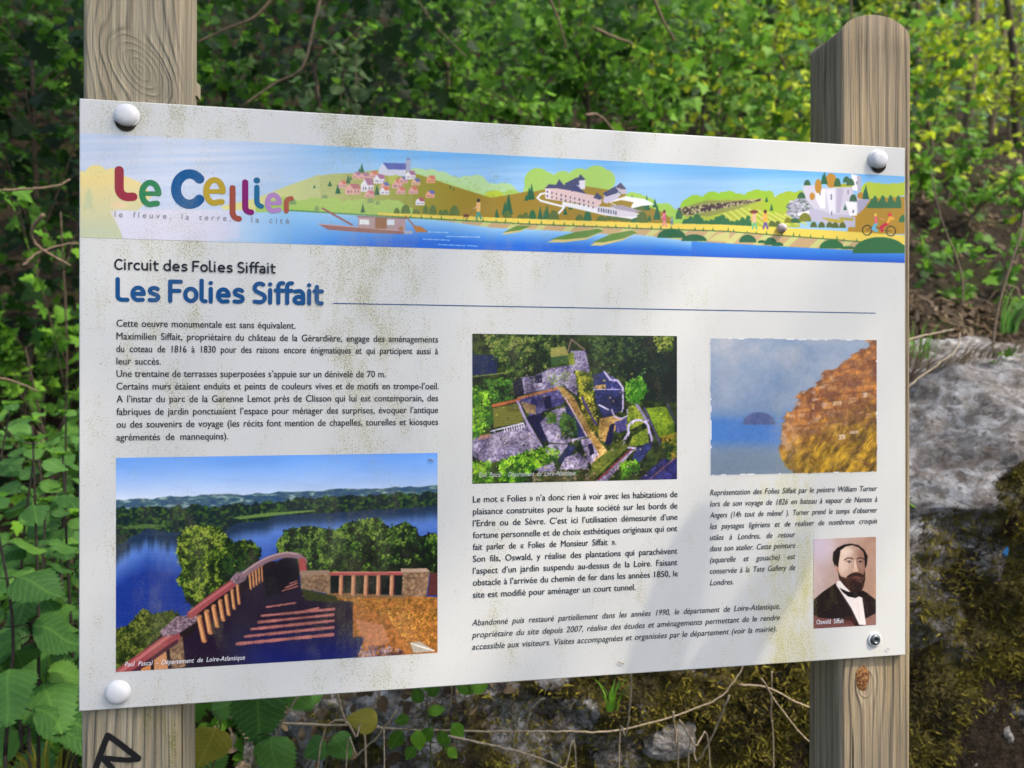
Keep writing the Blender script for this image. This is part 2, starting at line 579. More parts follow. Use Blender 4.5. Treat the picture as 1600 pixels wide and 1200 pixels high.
def shrub(name, c, rad, nl, size, shape, mat, label, cat, group=None, seed=0, stem=m_bark, base=None, nb=None, droop=0.0, toward=(-.05, -.75, .6), thick=.010):
    """woody plant: trunk from the ground, boughs through the crown, leaves in pairs along the boughs"""
    r = np.random.default_rng(seed)
    c = np.array(c, float); rad = np.array(rad, float)
    if base is None:
        bx, by = c[0]+r.normal(0, .08), c[1]+r.uniform(.0, .15)
        base = np.array([bx, by, float(ground_z(bx, by))-.02])
    root = empty(name, tuple(base), label, cat, group)
    A = Acc()
    nb = nb or max(5, nl//14)
    top = c-np.array([0, 0, rad[2]*.3])
    if base[2] > top[2]: top = np.array([c[0], c[1], base[2]+.05])
    tr = bend([base, (base+top)/2+r.normal(0, .04, 3), top], 6)
    A.add(*tube(tr-base, [thick, thick*.6], 6))
    left = nl
    for b in range(nb):
        q = r.normal(0, 1, 3); q /= np.linalg.norm(q); q *= r.uniform(.6, 1.0)
        end = c+q*rad
        start = tr[r.integers(len(tr)//2, len(tr))]
        midp = (start+end)/2+np.array([0, 0, .10*rad[2]+droop*.3])+r.normal(0, .10, 3)*rad
        end = end-np.array([0, 0, droop])
        br = bend([start, midp, end], 7)
        A.add(*tube(br-base, [thick*.42, thick*.12], 5))
        k = nl//nb
        for j in range(k):
            t = .18+.82*(j+r.uniform(0, 1))/k
            f = t*(len(br)-1); i = min(int(f), len(br)-2)
            pnt = br[i]+(br[i+1]-br[i])*(f-i)
            tan = br[i+1]-br[i]; tan /= np.linalg.norm(tan)
            sd = np.cross(tan, [0, 0, 1.0])*(1 if j % 2 else -1)
            d = tan*.5+sd*.8+r.normal(0, .45, 3)+np.array([0, -.15, -.25-droop*2])
            n = np.array(toward)+r.normal(0, .42, 3)
            pnt = pnt+d/np.linalg.norm(d)*size*.25
            put_leaf(root, pnt, d, n, size*r.uniform(.6, 1.25), shape, mat)
    obj('stem', A.mesh('stem', stem, True), root)
    return root


def nettle(p0, height, size, label, seed, lean=(0, 0), n=6, mat='nettle', group='nettles growing left of the sign', stem=m_darkstem, tone=None):
    """upright plant with opposite pairs of toothed leaves"""
    r = np.random.default_rng(seed)
    p0 = np.array(p0, float)
    root = empty('nettle', tuple(p0), label, 'nettle', group)
    P = bend([p0, p0+np.array([lean[0]*.4+r.normal(0, .01), lean[1]*.4, height*.5]), p0+np.array([lean[0], lean[1], height])], 8)
    A = Acc(); A.add(*tube(P-p0, [.0035, .0018], 6))
    gz = float(ground_z(p0[0], p0[1]))-.02
    if gz < p0[2]: A.add(*tube(np.array([[p0[0], p0[1], gz], [p0[0]+.004, p0[1], (gz+p0[2])/2], p0])-p0, [.0042, .0035], 6))
    for k in range(n):
        t = .22+.78*k/(n-1)
        q = P[min(len(P)-1, int(t*(len(P)-1)))]
        s = size*(1.12-.62*max(0, t-.3)/.7)
        a0 = (k % 2)*math.pi/2+r.normal(0, .3)+.5
        for s2 in (0, math.pi):
            a = a0+s2
            d = np.array([math.cos(a), math.sin(a), .10-.35*(1-t)+r.normal(0, .12)])
            n_ = np.array([-d[0]*.1, -.55, 1.0])+r.normal(0, .15, 3)
            pet = q+d*s*.28
            A.add(*tube(np.array([q, (q+pet)/2+np.array([0, 0, .004]), pet])-p0, .0011, 4))
            put_leaf(root, pet, d-np.array([0, 0, .25]), n_, s*r.uniform(.85, 1.1), 'serrate', mat)
    for k in range(4):
        a = k*math.pi/2
        put_leaf(root, P[-1], np.array([math.cos(a), math.sin(a), .6]), np.array([0, -.6, 1]), size*.28, 'serrate', 'mid')
    obj('stem', A.mesh('stem', stem, True), root)
    return root
# ------------------------------------------------------------------ the sign: posts, board, prints, caps
PW, PH = 1.0, .6661
sign = empty('information_sign', (0, 0, 0), 'white weathered information board about Les Folies Siffait on two timber posts', 'sign')


def wood(name, base, dark, warm, knots, freq, shift, algae=.5):
    """weathered pine: growth lines flow round elliptical knots, fine fibres, algae and specks"""
    m, nt, p = new_mat(name, .85, .15)
    x, y, z = nxyz(nt)
    n0 = nnoise(nt, ncoord(nt, scale=(6, 6, 1.1)), 1.0, 2)
    n9 = nnoise(nt, ncoord(nt, scale=(34, 34, 1.3)), 1.0, 2)
    g = x+y*.8+(n0-.5)*.045+(n9-.5)*.030+shift
    inside = None
    for (xk, zk, rx, rz, an, kf) in knots:
        ca, sa = math.cos(an), math.sin(an)
        dx, dz = x-xk, z-zk
        px_ = (dx*ca+dz*sa)/rx; pz_ = (dz*ca-dx*sa)/rz
        r2 = px_*px_+pz_*pz_
        r2 = r2+(nnoise(nt, ncoord(nt), 40, 2)-.5)*.25*r2.min(1.0)
        fac = 1.0-(r2.max(1.0)).pow(-1.0)
        out = r2.gt(1.0)
        gin = r2.sqrt()*kf
        front = y.lt(.012)
        gd = (g-(xk+shift))*fac
        g2 = gd+(xk+shift)
        o2 = out*g2+(1.0-out)*(gin*(1/freq)+xk+shift)
        g = front*o2+(1.0-front)*g
        w = (1.0-out)*front
        inside = w if inside is None else inside.max(w)
    ring = ((g*(freq*2*math.pi)).sin()*.5+.5)
    late = ring.pow(3.0)*(.35+nnoise(nt, ncoord(nt, scale=(60, 60, 2.2)), 1.0, 2).step(.35, .65)*.75)
    if inside is not None: late = late*(1.0-inside*.55)
    fib = nnoise(nt, ncoord(nt, scale=(420, 420, 9)), 1.0, 3, .6)
    fib2 = nnoise(nt, ncoord(nt, scale=(130, 130, 3)), 1.0, 3, .6)
    low = nnoise(nt, ncoord(nt, scale=(14, 14, 5)), 1.0, 4, .6)
    sp = nnoise(nt, ncoord(nt), 700, 2)
    c = nmix(nt, late*.68, base, dark)
    c = nmix(nt, (1.0-ring).pow(2.0)*low.step(.42, .6)*.55, c, warm)
    c = nmix(nt, fib.step(.40, .62)*.62, c, tuple(v*.55 for v in base))
    c = nmix(nt, fib2.step(.45, .65)*.50, c, tuple(min(1, v*1.45) for v in base))
    stain = nnoise(nt, ncoord(nt, scale=(26, 26, 4)), 1.0, 5, .7).step(.52, .66)
    c = nmix(nt, stain*.45, c, tuple(v*.9 for v in dark))
    if inside is not None:
        c = nmix(nt, inside*.4, c, tuple(v*.75 for v in base))
    alg = low.step(.55, .72)*sp.step(.38, .58)*algae
    c = nmix(nt, alg, c, (.16, .15, .035))
    c = nmix(nt, sp.step(.70, .74)*.8, c, (.05, .045, .035))
    crack = nnoise(nt, ncoord(nt, scale=(95, 95, 1.6), loc=(3, 1, 0)), 1.0, 1).step(.72, .745)
    c = nmix(nt, crack, c, (.03, .024, .018))
    nset(nt, p.inputs['Base Color'], c)
    nbump(nt, p, late*.7+fib*.7+fib2*.5-crack*2.0, 1.0, .0022)
    return m


def post_mesh(w, d, z0, zc, rise, mat, name, r=.007):
    """rounded square post standing z0..zc at its corners, arched over the top by 'rise'"""
    prof = []
    for (cx, cy, a0) in ((w-r, r, -90), (w-r, d-r, 0), (r, d-r, 90), (r, r, 180)):
        for k in range(5):
            a = math.radians(a0+k*22.5)
            prof.append((cx+r*math.cos(a), cy+r*math.sin(a)))
    # extra points along the faces so that the arch is round
    full = []
    n = len(prof)
    for i in range(n):
        a, b = np.array(prof[i]), np.array(prof[(i+1) % n])
        full.append(a)
        L = np.linalg.norm(b-a)
        if L > .02:
            for k in range(1, 14): full.append(a+(b-a)*k/14)
    full = np.array(full); n = len(full)

    def topz(x): return zc+rise*np.sqrt(np.clip(1-((x-w/2)/(w/2*1.04))**2, 0, 1))
    V = []; F = []
    zs = list(np.linspace(z0, zc-.004, 40))
    for zz in zs:
        wob = .0006*np.sin(zz*9+full[:, 0]*60)
        V += [(a, b+wo, zz) for (a, b), wo in zip(full, wob)]
    V += [(a, b, t-.0015) for (a, b), t in zip(full, topz(full[:, 0]))]
    ins = (full-[w/2, d/2])*.97+[w/2, d/2]
    V += [(a, b, t) for (a, b), t in zip(ins, topz(ins[:, 0]))]
    m = len(zs)+2
    for i in range(m-1):
        for k in range(n):
            k2 = (k+1) % n
            F.append([i*n+k, i*n+k2, (i+1)*n+k2, (i+1)*n+k])
    # cap: strips from front to back across the arch
    base = (m-1)*n
    xs_ = np.linspace(.04*w, .96*w, 26)
    idx = []
    top_ring = list(range(base, base+n))
    cen = len(V); V.append((w/2, d/2, topz(np.array(w/2))))
    for k in range(n): F.append([top_ring[k], top_ring[(k+1) % n], cen])
    return mesh_from(name, np.array(V), F, mat, True)


m_wl = wood('post_wood_left', (.36, .31, .215), (.13, .105, .07), (.36, .28, .15), [(.060, .706+Z0, .023, .043, .62, 4.6)], 95, 0.0, 1.2)
m_wr = wood('post_wood_right', (.345, .275, .18), (.14, .10, .065), (.42, .29, .13), [(.037, -.036+Z0, .0125, .020, 0.0, 1.8)], 72, .013, .35)
pl = obj('post', post_mesh(.102, .072, -.3, .895+Z0, .045, m_wl, 'post_left'), sign)
pl.location = (-.0035, .0075, 0)
pl.rotation_euler = (0, math.radians(.10), 0)
pl['label'] = 'left greyish timber post with a swirling knot and black marker scrawl'
pr_ = obj('post', post_mesh(.104, .074, -.3, .806+Z0, .036, m_wr, 'post_right'), sign)
pr_.location = (.9085, .0075, 0)
pr_.rotation_euler = (0, math.radians(.1), 0)
pr_['label'] = 'right brown timber post with an arched top and a rusty knot low down'

# knot heart on the right post
m_heart, nt, p = new_mat('knot_heart', .8, .3)
n = nnoise(nt, ncoord(nt), 260, 4, .6)
nset(nt, p.inputs['Base Color'], n.ramp([(0, (.05, .02, .01)), (.45, (.13, .05, .02)), (.55, (.28, .12, .03)), (.7, (.40, .30, .15)), (1, (.5, .4, .25))]))
nbump(nt, p, n, .8, .002)
V = [(0, 0, 0)]; F = []
for ring_, (rr, dy) in enumerate(((.4, -.0012), (.8, -.001), (1.0, .0004))):
    for k in range(28):
        a = 2*math.pi*k/28; j = 1+.05*math.sin(5*a+1)+.04*math.sin(3*a)
        V.append((.0105*rr*j*math.cos(a), dy, .0175*rr*j*math.sin(a)))
V[0] = (0, -.0014, 0)
for k in range(28):
    F.append([0, 1+(k+1) % 28, 1+k])
    for q in (0, 28): F.append([1+q+k, 1+q+(k+1) % 28, 29+q+(k+1) % 28, 29+q+k])
hp = at(1345, 1060, .007)
kn = obj('knot', mesh_from('knot', np.array(V), F, m_heart, True), pr_)
kn.location = (hp[0]-.9085, -.0003, hp[2])

# --- board
m_board, nt, p = new_mat('board_white', .32, .45)


def dirt_group():
    g = bpy.data.node_groups.new('weathering', 'ShaderNodeTree')
    g.interface.new_socket('Color', in_out='INPUT', socket_type='NodeSocketColor')
    g.interface.new_socket('Amount', in_out='INPUT', socket_type='NodeSocketFloat')
    g.interface.new_socket('Color', in_out='OUTPUT', socket_type='NodeSocketColor')
    gi = g.nodes.new('NodeGroupInput'); go = g.nodes.new('NodeGroupOutput')
    x, y, z = nxyz(g)
    z = z-Z0
    col = x.ramp([(0, .30), (.04, .45), (.11, .55), (.15, .34), (.20, .28), (.24, .32), (.285, .70), (.34, .62), (.39, .2), (.43, .30),
                  (.455, .55), (.49, .3), (.55, .24), (.64, .36), (.67, .24), (.72, .22), (.79, .28), (.815, .80), (.86, .80), (.885, .25), (.93, .12), (.965, .3), (1, .05)])
    col2 = x.ramp([(0, .3), (.1, .45), (.2, .30), (.3, .8), (.36, .6), (.42, .4), (.5, .55), (.56, .3), (.64, .25), (1, .12)])
    vert = z.ramp([(0, 1.0), (.06, .95), (.25, .55), (.36, .30), (.50, .22), (.66, .1)])
    right = x.gt(.74)
    dens = (right*(col*vert)+(1.0-right)*(col*.75+col2*z.step(.30, .55)*.3))
    streak = nnoise(g, ncoord(g, scale=(46, 1, 14)), 1.0, 5, .7)
    blot = nnoise(g, ncoord(g, scale=(30, 1, 17)), 1.0, 4, .65)
    dens = (dens*1.05+(streak-.5)*1.3+(blot-.5)*1.6)
    f = nnoise(g, ncoord(g), 560, 3, .65)
    f2 = nnoise(g, ncoord(g, loc=(3, 0, 1)), 1300, 2, .5)
    speck = ((f-.5)*2.2+(f2-.5)*.9+dens*.52+.17).step(.52, .84)
    film = dens.step(.30, 1.05)*(.15+f*.7)
    lowleft = z.step(.12, -.01)
    amt = N(g, gi.outputs[1])
    c = N(g, gi.outputs[0])
    mottle = nnoise(g, ncoord(g, scale=(9, 1, 5)), 1.0, 5, .6)
    c = nmix(g, mottle.step(.42, .75)*.16*amt, c, (.50, .50, .40))
    ycol = nmix(g, x.step(.6, .8), (.56, .54, .30), (.64, .60, .22))
    c = nmix(g, film*.62*amt, c, ycol)
    scol = nmix(g, x.step(.7, .8), nmix(g, f2.step(.4, .6), (.40, .36, .12), (.22, .18, .06)), (.50, .44, .10))
    c = nmix(g, speck*.80*amt, c, scol)
    dot = nnoise(g, ncoord(g, loc=(7, 0, 5)), 380, 1).step(.775, .80)
    c = nmix(g, dot*.85, c, (.035, .03, .025))
    g.links.new(c.s, go.inputs[0])
    return g


DG = dirt_group()


def dirty(nt, p, col, amount=1.0):
    n = nt.nodes.new('ShaderNodeGroup'); n.node_tree = DG
    nset(nt, n.inputs[0], col); n.inputs[1].default_value = amount
    nt.links.new(n.outputs[0], p.inputs['Base Color'])


dirty(nt, p, (.685, .68, .645))
nbump(nt, p, nnoise(nt, ncoord(nt), 300, 2), .04, .0004)
m_edge = plain('board_core', (.20, .18, .15), .8, .2)
b = .0012
V = []; F = []
for (yy, i) in ((0.0, b), (b, 0), (.0062, 0), (.0066, b)):
    V += [(i, yy, i), (PW-i, yy, i), (PW-i, yy, PH-i), (i, yy, PH-i)]
F = [[0, 1, 2, 3]]+[[4*k+j, 4*k+4+j, 4*k+4+(j+1) % 4, 4*k+(j+1) % 4] for k in range(3) for j in range(4)]+[[15, 14, 13, 12]]
me = mesh_from('board', np.array(V)+[0, 0, Z0], F, m_board)
me.materials.append(m_edge)
for k, pf in enumerate(me.polygons):
    if 5 <= k <= 8: pf.material_index = 1
board = obj('board', me, sign)


def ink(name, col, amount=.2):
    m, nt, p = new_mat(name, .45, .2)
    dirty(nt, p, tuple(col), amount)
    return m


INK = {k: ink('ink_'+k, lin(v)*1.15) for k, v in dict(
    text=(26, 30, 38), black=(24, 26, 40), blue=(8, 72, 124), crimson=(142, 30, 52), green=(34, 118, 72), deepblue=(0, 78, 132), olive=(172, 146, 40),
    brown=(150, 72, 56), magenta=(124, 16, 98), teal=(10, 96, 136), lilac=(166, 124, 178), rust=(160, 82, 62), grey=(128, 124, 128), white=(222, 222, 226), faint=(176, 180, 180)).items()}

# --- stroke lettering with round ends (title, subtitle, logo)


def arc(cx, cy, rx, ry, a0, a1, n=None):
    n = n or max(4, int(abs(a1-a0)/11))
    return [(cx+rx*math.cos(math.radians(a)), cy+ry*math.sin(math.radians(a))) for a in np.linspace(a0, a1, n)]


def ribbon(P, w, flat0=False, flat1=False):
    """round-ended ribbon along the 2-D points P"""
    P = np.array(P, float)
    Q = [P[0]]
    for q in P[1:]:
        d = q-Q[-1]; L_ = np.linalg.norm(d)
        if L_ < w*.13 and len(P) > 2: continue
        if len(Q) > 1 and d@(Q[-1]-Q[-2]) < .25*L_*np.linalg.norm(Q[-1]-Q[-2]): continue
        Q.append(q)
    P = np.array(Q)
    t = np.gradient(P, axis=0); t /= np.linalg.norm(t, axis=1)[:, None]
    nrm = np.stack([-t[:, 1], t[:, 0]], 1)*w/2
    n = len(P)
    V = [tuple(q) for q in P+nrm]+[tuple(q) for q in P-nrm]
    F = [[i, n+i, n+i+1, i+1] for i in range(n-1)]
    for (i, s, fl) in ((0, -1, flat0), (n-1, 1, flat1)):
        if fl: continue
        a0 = math.atan2(nrm[i][1], nrm[i][0])
        c = [i]
        for k in range(1, 9):
            a = a0-s*math.pi*k/9
            V.append((P[i][0]+w/2*math.cos(a), P[i][1]+w/2*math.sin(a))); c.append(len(V)-1)
        c.append(n+i)
        F.append(c if s < 0 else c[::-1])
    return V, F


def strokes_mesh(name, strokes, mat, y0=-.00035):
    """strokes: list of (points in panel uv, width[, flat start, flat end]); each a hair above the last"""
    A = Acc()
    for i, st in enumerate(strokes):
        V, F = ribbon(*st)
        A.add([(a, y0-.00002*i, b_+Z0) for a, b_ in V], F)
    me = A.mesh(name, mat)
    me.update()
    return me


def dotst(x, y): return [(x-.004, y), (x+.004, y)]


def glyphs():
    G = {}
    G['L'] = ([[(.10, 1.42), (.10, .34)]+arc(.34, .34, .24, .24, 180, 270)+[(.62, .10)]], .74)
    G['e'] = ([[(.14, .50), (.70, .50)], arc(.42, .50, .30, .40, 0, 285)+[(.66, .12)]], .86)
    G['s'] = ([arc(.38, .69, .24, .21, 40, 170)+[(.18, .60), (.34, .52), (.48, .46)]+arc(.38, .30, .22, .20, 40, -60)+[(.34, .10), (.14, .12)]], .68)
    G['F'] = ([[(.12, .08), (.12, 1.34), ], [(.12, 1.34), (.70, 1.34)], [(.12, .74), (.62, .74)]], .78)
    G['o'] = ([arc(.43, .50, .31, .40, 80, 270), arc(.43, .50, .31, .40, 260, 450)], .86)
    G['l'] = ([[(.12, 1.44), (.12, .30)]+arc(.28, .30, .16, .20, 180, 262)+[(.34, .10)]], .46)
    G['i'] = ([[(.12, .92), (.12, .08)], dotst(.12, 1.30)], .36)
    G['S'] = ([arc(.44, 1.02, .30, .32, 50, 195)+[(.22, .82), (.42, .72), (.60, .62)]+arc(.42, .40, .30, .30, 35, -75)+[(.40, .10), (.14, .14)]], .86)
    G['f'] = ([[(.18, .08), (.18, 1.14)]+arc(.36, 1.14, .18, .26, 180, 88)+[(.46, 1.40)], [(.03, .90), (.44, .90)]], .46)
    G['a'] = ([[(.14, .86)]+arc(.36, .60, .24, .30, 110, 0)+[(.60, .08)], arc(.35, .30, .25, .21, 50, 310)], .78)
    G['t'] = ([[(.16, 1.20), (.16, .30)]+arc(.34, .30, .18, .20, 180, 268)+[(.44, .10)], [(.03, .90), (.46, .90)]], .52)
    G['C'] = ([arc(.52, .71, .42, .62, 52, 308)], .92)
    G['r'] = ([[(.12, .92), (.12, .08)], [(.12, .58)]+arc(.36, .62, .24, .28, 180, 85)+[(.44, .90)]], .50)
    G['c'] = ([arc(.43, .50, .31, .40, 55, 305)], .74)
    G['u'] = ([[(.12, .92), (.12, .40)]+arc(.38, .40, .26, .30, 180, 350)+[(.64, .40), (.64, .92)], [(.64, .5), (.64, .08)]], .80)
    G['d'] = ([arc(.42, .50, .30, .40, 80, 270), arc(.42, .50, .30, .40, 260, 450), [(.72, 1.42), (.72, .08)]], .88)
    G[' '] = ([], .36)
    return G


GL = glyphs()


def lettering(name, text, pxl, pxr, base_py, cap_px, wt, mat, parent, label):
    u0, v0 = uv(pxl, base_py); u1, _ = uv(pxr, base_py)
    _, v1 = uv(pxl, base_py-cap_px)
    sy = (v1-v0)/1.42
    tot = 0; segs = []
    for ch in text:
        st, adv = GL[ch]
        segs += [[(x+tot, y) for x, y in s] for s in st]
        tot += adv+.05
    xmax = max(max(x for x, y in s) for s in segs); xmin = min(min(x for x, y in s) for s in segs)
    sx = ((u1-u0)-wt*sy)/(xmax-xmin)
    st = []
    for i, s in enumerate(segs):
        w = wt*sy
        st.append(([(u0+wt*sy/2+(x-xmin)*sx, v0+wt*sy*.1+y*sy) for x, y in s], w))
    o = obj(name, strokes_mesh(name, st, mat), parent)
    o['label'] = label
    return o


lettering('subtitle', 'Circuit des Folies Siffait', 178.4, 431.3, 421.8, 17.2, .23, INK['black'], board, 'black line reading Circuit des Folies Siffait')
lettering('title', 'Les Folies Siffait', 180.5, 506.5, 471.2, 34.5, .27, INK['blue'], board, 'large blue title reading Les Folies Siffait')


def zf(ox, oy, s): return lambda x, y: (ox+x/s, oy+y/s)


Z1 = zf(100, 130, 4.0); Z2 = zf(450, 200, 4.0); Z3 = zf(750, 220, 1600/380); Z4 = zf(1080, 200, 1600/360)
Z5 = zf(160, 380, 1600/560); Z6 = zf(160, 690, 1600/540); Z7 = zf(720, 500, 1543/360); Z8 = zf(1090, 500, 1414/330); Z9 = zf(1090, 750, 4.0)


def fl(pts): return [(x, -y) for x, y in pts]


def zarc(cx, cy, rx, ry, a0, a1): return [(x, 2*cy-y) for x, y in arc(cx, cy, rx, ry, a0, a1, 26)]


def logo(desc, col, strokes):
    st = []
    for pts, w in strokes:
        uvp = [uv(*Z1(x, y)) for x, y in pts]
        sc = uv(*Z1(pts[0][0]+10, pts[0][1]))[0]-uv(*Z1(*pts[0]))[0]
        st.append((uvp, w*sc/10))
    o = obj('logo_letter', strokes_mesh('logo_letter', st, INK[col], -.0004), board)
    o['label'] = desc


logo('crimson capital L of the logo', 'crimson', [([(346, 545), (346, 650)]+zarc(400, 656, 54, 55, 180, 270)+[(432, 710)], 57)])
logo('green letter e of the logo', 'green', [([(492, 690), (588, 690)], 30), (zarc(540, 690, 51, 68, 0, 290)+[(582, 752)], 38)])
logo('dark blue capital C of the logo', 'deepblue', [(zarc(785, 662, 84, 95, 42, 318), 62)])
logo('olive letter e of the logo', 'olive', [([(892, 678), (992, 676)], 30), (zarc(941, 677, 52, 72, 0, 290)+[(986, 742)], 38)])
logo('brown first l of the logo', 'brown', [([(1054, 655), (1054, 800)]+zarc(1090, 805, 36, 42, 180, 265)+[(1094, 848)], 38)])
logo('magenta second l of the logo', 'magenta', [([(1133, 620), (1133, 770)]+zarc(1168, 775, 35, 32, 180, 265)+[(1170, 807)], 39)])
logo('blue letter i of the logo', 'teal', [([(1206, 652), (1206, 735)]+zarc(1238, 738, 32, 32, 180, 262)+[(1236, 770)], 34), ([(1205, 608), (1207, 608)], 40)])
logo('lilac letter e of the logo', 'lilac', [([(1272, 752), (1346, 750)], 24), (zarc(1309, 749, 37, 50, 0, 290)+[(1344, 792)], 32)])
logo('rust letter r of the logo', 'rust', [([(1390, 800), (1390, 745)]+zarc(1422, 745, 32, 24, 180, 90), 32)])

# title rule
u0, v0 = uv(520.5, 474.6); u1, _ = uv(1368, 487)
obj('title_rule', mesh_from('title_rule', np.array([(u0, -.0003, v0+Z0), (u1, -.0003, v0+Z0), (u1, -.0003, v0+Z0+.0010), (u0, -.0003, v0+Z0+.0010)]), [[0, 1, 2, 3]], INK['blue']), board)

# --- set text
LINES = []
pyA = [510.2, 530.3, 550.0, 569.4, 588.8, 608.6, 628.6, 648.4, 668.3, 688.4]
TA = ["Cette oeuvre monumentale est sans équivalent.", "Maximilien Siffait, propriétaire du château de la Gérardière, engage des aménagements",
      "du coteau de 1816 à 1830 pour des raisons encore énigmatiques et qui participent aussi à", "leur succès.",
      "Une trentaine de terrasses superposées s’appuie sur un dénivelé de 70 m.",
      "Certains murs étaient enduits et peints de couleurs vives et de motifs en trompe-l’oeil.",
      "A l’instar du parc de la Garenne Lemot près de Clisson qui lui est contemporain, des",
      "fabriques de jardin ponctuaient l’espace pour ménager des surprises, évoquer l’antique",
      "ou des souvenirs de voyage (les récits font mention de chapelles, tourelles et kiosques", "agrémentés de mannequins)."]
xrA = [461.7, 684.5, 684.5, 251.7, 602.8, 685.5, 684.5, 684.5, 684.5, 356.7]
for t, y, x in zip(TA, pyA, xrA): LINES.append((t, 182.3, y, x, 0, 0))
TB = ["Le mot « Folies » n’a donc rien à voir avec les habitations de", "plaisance construites pour la haute société sur les bords de",
      "l’Erdre ou de Sèvre. C’est ici l’utilisation démesurée d’une", "fortune personnelle et de choix esthétiques originaux qui ont",
      "fait parler de « Folies de Monsieur Siffait ».", "Son fils, Oswald, y réalise des plantations qui parachèvent",
      "l’aspect d’un jardin suspendu au-dessus de la Loire. Faisant", "obstacle à l’arrivée du chemin de fer dans les années 1850, le",
      "site est modifié pour aménager un court tunnel."]
pyB = [785.0, 803.8, 822.3, 841.0, 859.3, 878.0, 896.6, 915.0, 934.0]
xrB = [1058.3, 1058.3, 1058.3, 1058.3, 962.8, 1058.3, 1058.3, 1059, 993]
for t, y, x in zip(TB, pyB, xrB): LINES.append((t, 739.0, y, x, 1, 0))
TC = ["Abandonné puis restauré partiellement dans les années 1990, le département de Loire-Atlantique,",
      "propriétaire du site depuis 2007, réalise des études et aménagements permettant de le rendre",
      "accessible aux visiteurs. Visites accompagnées et organisées par le département (voir la mairie)."]
for t, y, x in zip(TC, [977.4, 996.4, 1015.0], [1218.4, 1218.4, 1213.3]): LINES.append((t, 737.6, y, x, 2, .22))
TD = ["Représentation des Folies Siffait par le peintre William Turner", "lors de son voyage de 1826 en bateau à vapeur de Nantes à",
      "Angers (14h tout de même! ). Turner prend le temps d’observer", "les paysages ligériens et de réaliser de nombreux croquis",
      "utiles à Londres, de retour", "dans son atelier. Cette peinture", "(aquarelle et gouache) est", "conservée à la Tate Gallery de", "Londres."]
for t, y, x in zip(TD, [773.8, 791.4, 809.0, 826.6, 844.0, 861.3, 879.0, 896.5, 914.5], [1370.5]*4+[1242.5]*4+[1146]): LINES.append((t, 1109.3, y, x, 3, .22))
MORE = [("Paul Pascal - Département de Loire-Atlantique", 195, 1041.5, 383, 4, .22, 'white'), ("Paul Pascal - Département de Loire-Atlantique", 748, 745.5, 899, 4, .22, 'faint'),
        ("Oswald Siffait", 1275.5, 975.5, 1318, 4, .0, 'white'), ("le fleuve, la terre,", 179.5, 339.0, 361, 5, 0, 'grey'), ("la cité", 393, 347.5, 452, 5, 0, 'grey')]
CAPH = {0: 10.6, 1: 9.7, 2: 9.2, 3: 8.6, 4: 7.2, 5: 8.8}
jobs = []
for L in LINES+MORE:
    t, xl, y, xr, blk, sh = L[:6]
    cu = bpy.data.curves.new('text', 'FONT'); cu.body = t; cu.size = 1; cu.shear = sh; cu.resolution_u = 3
    if blk == 5: cu.space_character = 1.55
    o = bpy.data.objects.new('text', cu); scene.collection.objects.link(o)
    jobs.append((o, cu, L))
bpy.context.view_layer.update()
res = {}
for w in (1.0, 2.0):
    for o, cu, L in jobs: cu.space_word = w
    bpy.context.view_layer.update()
    for k, (o, cu, L) in enumerate(jobs): res[k, w] = o.dimensions.x
CAPEM = .67


def blk_bold(L): return L[4] < 4

plan = []
for k, (o, cu, L) in enumerate(jobs):
    t, xl, y, xr, blk, sh = L[:6]
    u0, v0 = uv(xl, y); u1 = uv(xr, y)[0]
    _, v1 = uv(xl, y-CAPH[blk])
    size = (v1-v0)/CAPEM
    plan.append([u0, v0, u1, size, res[k, 1.0]*size, (res[k, 2.0]-res[k, 1.0])*size])
for blk in range(6):
    ks = [k for k in range(len(jobs)) if jobs[k][2][4] == blk]
    ratio = sorted((plan[k][2]-plan[k][0])/plan[k][4] for k in ks)
    sx = ratio[0]*1.0 if blk < 4 else None          # the tightest line of the block sets the letter width
    for k in ks:
        u0, v0, u1, size, w1, dw = plan[k]
        o, cu, L = jobs[k]
        s = sx or (u1-u0)/w1
        last = abs((u1-u0)/w1/s-1) < .001 or dw <= 0
        if not last: cu.space_word = 1+((u1-u0)/s-w1)/dw
        plan[k].append(s)
bpy.context.view_layer.update()
dg = bpy.context.evaluated_depsgraph_get()
for k, (o, cu, L) in enumerate(jobs):
    u0, v0, u1, size, w1, dw, s = plan[k]
    me = bpy.data.meshes.new_from_object(o.evaluated_get(dg))
    n = len(me.vertices); co = np.empty(n*3, np.float32); me.vertices.foreach_get('co', co); co = co.reshape(-1, 3)
    x0 = co[:, 0].min(); x1 = co[:, 0].max()
    new = np.stack([u0+(co[:, 0]-x0)/(x1-x0)*(u1-u0), np.full(n, -.00045), v0+Z0+co[:, 1]*size], 1).astype(np.float32)
    me.vertices.foreach_set('co', new.ravel())
    if blk_bold(L):                                 # a second impression a hair aside makes the strokes bolder
        fs = [list(pf.vertices) for pf in me.polygons]
        d = .00012 if L[4] < 2 else .00005
        V2 = np.concatenate([new-[d, 0, 0], new+[d, -.00003, 0]])
        bpy.data.meshes.remove(me)
        me = mesh_from('text_line', V2, fs+[[i+n for i in f] for f in fs])
    me.materials.clear()
    me.materials.append(INK[L[6]] if len(L) > 6 else INK['text'])
    me.update()
    bpy.data.objects.remove(o)
    ob = obj('text_line' if L[4] < 4 else ('caption' if L[4] == 4 else 'tagline'), me, board)
    ob['label'] = 'printed line reading '+' '.join(L[0].split()[:7])
